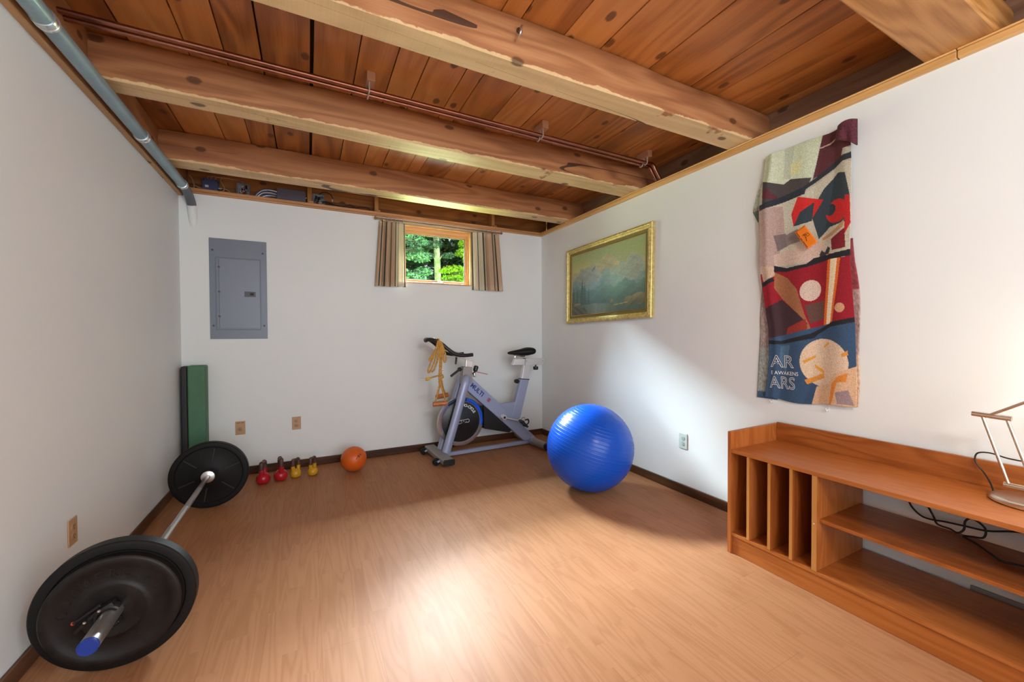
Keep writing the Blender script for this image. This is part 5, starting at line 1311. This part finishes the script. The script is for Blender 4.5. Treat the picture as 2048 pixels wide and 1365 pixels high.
for k, pts in enumerate(([(-.232, 4.12, 2.460), (-.29, 4.115, 2.466), (-.34, 4.112, 2.455), (-.38, 4.11, 2.42), (-.41, 4.11, 2.37)], [(-.232, 4.12, 2.435), (-.29, 4.105, 2.438), (-.345, 4.10, 2.425), (-.385, 4.10, 2.385), (-.40, 4.10, 2.362)], [(-.232, 4.12, 2.415), (-.28, 4.10, 2.412), (-.33, 4.095, 2.40), (-.37, 4.095, 2.37)])):
    mb = MB(); mb.tube(smooth_path(pts, 8), .0115, 12); lab(mb.build('flexible_conduit', M['flex'], b3), 'silver flexible conduit')
mb = MB(); mb.cyl((-.0098, 4.12, 2.44), (.0, 4.12, 2.44), .006); mb.build('knockout_plug', M['steel'], b3)

# ------------------------------------------------------------------ outdoors behind the window
def leaf_mat(name, c0, c1, tl=.35):
    m, nt, b = new_mat(name)
    at = nt.nodes.new('ShaderNodeAttribute'); at.attribute_name = 'tone'
    col = ramp(nt, at.outputs['Fac'], [(.0, c0), (1.0, c1)])
    lk(nt, col, b.inputs['Base Color']); b.inputs['Roughness'].default_value = .55
    t = nt.nodes.new('ShaderNodeBsdfTranslucent'); lk(nt, col, t.inputs[0])
    mx = nt.nodes.new('ShaderNodeMixShader'); mx.inputs[0].default_value = tl
    lk(nt, b.outputs[0], mx.inputs[1]); lk(nt, t.outputs[0], mx.inputs[2]); lk(nt, mx.outputs[0], nt.nodes['Material Output'].inputs[0])
    return m
M['leaf_y'] = leaf_mat('sunny_leaves', (.13, .26, .012), (.34, .50, .045))
M['leaf_g'] = leaf_mat('green_leaves', (.02, .10, .03), (.12, .28, .09))
M['leaf_b'] = leaf_mat('cool_leaves', (.04, .10, .075), (.15, .28, .21))
M['leaf_d'] = leaf_mat('deep_leaves', (.008, .035, .018), (.04, .12, .05), .2)
M['bark_w'] = plain('birch_bark', (.50, .50, .45), .8, var=.5, vscale=9)
M['bark'] = plain('dark_bark', (.07, .05, .04), .9, var=.4, vscale=9)
def leaves(clusters, n, size, seed, flat=.5):
    """real leaf blades (pointed quads) scattered through ellipsoid clusters"""
    r = np.random.default_rng(seed); mb = MB()
    for (cx_, cy_, cz_, rx, ry, rz_) in clusters:
        for k in range(n):
            p = r.normal(size=3); p *= (r.uniform(.25, 1) ** .5) / np.linalg.norm(p)
            c = V((cx_ + p[0] * rx, cy_ + p[1] * ry, cz_ + p[2] * rz_))
            d = V(r.normal(size=3)); d.z *= flat; d.normalize()
            nrm = V((r.normal() * .6, r.normal() * .6, 1)); w = d.cross(nrm).normalized(); s_ = size * r.uniform(.6, 1.3)
            mb.add([c - d * s_, c + w * s_ * .42 + V((0, 0, s_ * .1)), c + d * s_, c - w * s_ * .42 + V((0, 0, s_ * .1))], [(0, 1, 2, 3)], 0, float(r.uniform()))
    return mb
def tree(label, base, height, lean, clusters, n, size, mat, seed, bark, tr=.09):
    t = thing('tree', label, 'tree', base, group='trees outside the window')
    mb = MB(); b = V(base); path = smooth_path([b, b + V((lean * .3, 0, height * .4)), b + V((lean * .7, 0, height * .75)), b + V((lean, 0, height))], 6)
    mb.tube(path, [tr * (1 - .6 * i / len(path)) for i in range(len(path))], 12)
    tk = mb.build('trunk', M[bark], t)
    mb = MB()
    for (x, y, z, rx, ry, rz_) in clusters[:8]:
        k = min(len(path) - 1, max(1, int((z - b.z) / height * len(path)) - 2)); a = path[k]
        mb.tube(smooth_path([a, a * .5 + V((x, y, z)) * .5 + V((0, 0, .12)), V((x, y, z))], 4), .018, 6)
    mb.build('branch', M[bark], tk)
    fo = leaves(clusters, n, size, seed).build('foliage', M[mat], t, smooth=False, fix=False)
    fo['kind'] = 'stuff'
    return t
rr = random.Random(4)
def blobs(x0, x1, y0, y1, z0, z1, n, r):
    return [(rr.uniform(x0, x1), rr.uniform(y0, y1), rr.uniform(z0, z1), r * rr.uniform(.7, 1.3), r * rr.uniform(.7, 1.3), r * rr.uniform(.35, .6)) for _ in range(n)]
gz = 1.15
tree('bright sunlit maple boughs at the right of the window view', (4.05, 9.0, gz), 5.0, -.2, [(2.95, 8.6, 2.66, .30, .35, .07), (2.75, 8.5, 2.60, .20, .3, .05), (3.18, 8.7, 2.56, .30, .35, .06), (2.90, 8.6, 2.46, .30, .35, .05), (3.15, 8.6, 2.38, .34, .35, .05), (2.80, 8.5, 2.33, .2, .3, .04), (3.20, 8.8, 3.10, .16, .3, .09), (3.28, 8.8, 3.32, .16, .3, .10), (3.36, 8.8, 2.95, .14, .3, .08), (3.7, 8.9, 4.0, .6, .6, .4)], 420, .034, 'leaf_y', 2, 'bark')
tree('pale barked tree standing in the middle of the window view', (2.98, 9.9, gz), 4.6, -.16, [(2.78, 9.7, 3.42, .26, .3, .10), (2.95, 9.7, 3.70, .34, .3, .12), (3.15, 9.7, 3.18, .16, .3, .06), (2.62, 9.7, 3.12, .18, .3, .07), (2.9, 9.8, 4.3, .5, .5, .3)], 380, .034, 'leaf_b', 3, 'bark_w', .10)
tree('cool green bushy tree at the left of the window view', (1.45, 8.5, gz), 4.0, .05, blobs(1.3, 2.14, 8.1, 8.85, 1.9, 3.35, 16, .24), 320, .036, 'leaf_b', 5, 'bark')
tree('lighter green tree behind the bushy one outside the window', (2.0, 11.4, gz), 5.0, .0, blobs(1.7, 3.0, 11.0, 11.8, 2.3, 4.3, 13, .30), 300, .045, 'leaf_g', 6, 'bark')
tree('dark tree deep in the woods behind the pale trunk', (4.9, 16.4, gz), 7.5, .2, blobs(3.6, 6.8, 16.0, 17.0, 1.6, 6.6, 90, .8), 330, .13, 'leaf_d', 7, 'bark', .14)
tree('dark tree deep in the woods at the left of the window view', (2.0, 13.6, gz), 6.5, .1, blobs(1.4, 3.3, 13.2, 14.0, 1.6, 5.4, 70, .6), 330, .11, 'leaf_d', 8, 'bark', .14)
mb = MB(); mb.grid(lambda u, v: (-6 + 16 * u, 4.43 + 14 * v, 1.12 + .05 * math.sin(9 * u) * math.sin(7 * v)), 30, 30)
struct(mb.build('ground', plain('lawn', (.16, .30, .035), .9, var=.4, vscale=3)), 'grassy ground outside the window')

# ------------------------------------------------------------------ light
w = bpy.data.worlds.new('sky'); bpy.context.scene.world = w; w.use_nodes = True
bg = w.node_tree.nodes['Background']; bg.inputs[0].default_value = (.82, .90, 1.0, 1); bg.inputs[1].default_value = WORLD
def area(name, loc, target, sx, sy, energy, col, spread=None):
    l = bpy.data.lights.new(name, 'AREA'); l.shape = 'RECTANGLE'; l.size = sx; l.size_y = sy; l.energy = energy; l.color = col
    if spread: l.spread = math.radians(spread)
    o = bpy.data.objects.new(name, l); C.objects.link(o); o.location = loc
    o.rotation_euler = (V(target) - V(loc)).to_track_quat('-Z', 'Y').to_euler(); return o
sun = bpy.data.lights.new('sun', 'SUN'); sun.energy = SUN; sun.angle = .01; sun.color = (1, .95, .85)
so = bpy.data.objects.new('sun', sun); C.objects.link(so); so.rotation_euler = V((-.62, .38, -.72)).to_track_quat('-Z', 'Y').to_euler()
# open sky above the trees, seen by the room through the window
area('sky_opening', (1.22, 6.55, 4.15), (1.2, 4.2, 1.98), 4.2, 1.3, SKYL, (.80, .90, 1.0))
# sunlit grass below the window throws yellow-green light up on the timbers
area('sunlit_grass', (1.2, 5.9, 1.2), (1.2, 4.2, 2.0), 4.0, 2.0, GRASS, (.94, 1.0, .60))
# soft fill panel added at the open end of the room behind the camera
area('rear_fill', (.75, -2.15, 1.35), (.75, 2.0, 1.25), 2.6, 1.9, REAR, (.88, .95, 1.0))
# fill light added above and behind the camera to brighten the walls
fx = bpy.data.lights.new('overhead_fill', 'POINT'); fx.energy = FILL; fx.color = (1.0, .985, .96); fx.shadow_soft_size = .16
fo_ = bpy.data.objects.new('overhead_fill', fx); C.objects.link(fo_); fo_.location = (.75, -.65, 2.12)
pl = bpy.data.lights.new('desk_lamp_light', 'POINT'); pl.energy = LAMP; pl.color = (1, .86, .68); pl.shadow_soft_size = .035
po = bpy.data.objects.new('desk_lamp_light', pl); C.objects.link(po); po.location = hd + V((-.02, .02, -.035))

# ------------------------------------------------------------------ camera
cam = bpy.data.cameras.new('camera'); cam.sensor_width = 36; cam.lens = 797.515 / 2048 * 36; cam.clip_start = .02
co = bpy.data.objects.new('camera', cam); C.objects.link(co)
yaw, pitch, roll = .471602, -.0155389, -.00482057
fw_ = V((math.sin(yaw) * math.cos(pitch), math.cos(yaw) * math.cos(pitch), math.sin(pitch)))
r0 = V((math.cos(yaw), -math.sin(yaw), 0)); u0 = r0.cross(fw_)
rr_ = r0 * math.cos(roll) + u0 * math.sin(roll); uu = u0 * math.cos(roll) - r0 * math.sin(roll)
mw = Matrix(((rr_.x, uu.x, -fw_.x, 0), (rr_.y, uu.y, -fw_.y, 0), (rr_.z, uu.z, -fw_.z, 1.18), (0, 0, 0, 1)))
co.matrix_world = mw
sc = bpy.context.scene; sc.camera = co
sc.view_settings.view_transform = 'Standard'; sc.view_settings.look = 'None'; sc.view_settings.gamma = 1; sc.view_settings.use_curve_mapping = False
sc.view_settings.exposure = EXPO
sc.cycles.use_denoising = True
sc.cycles.max_bounces = 10; sc.cycles.diffuse_bounces = 6; sc.cycles.caustics_reflective = False; sc.cycles.caustics_refractive = False
sc.cycles.sample_clamp_indirect = 6
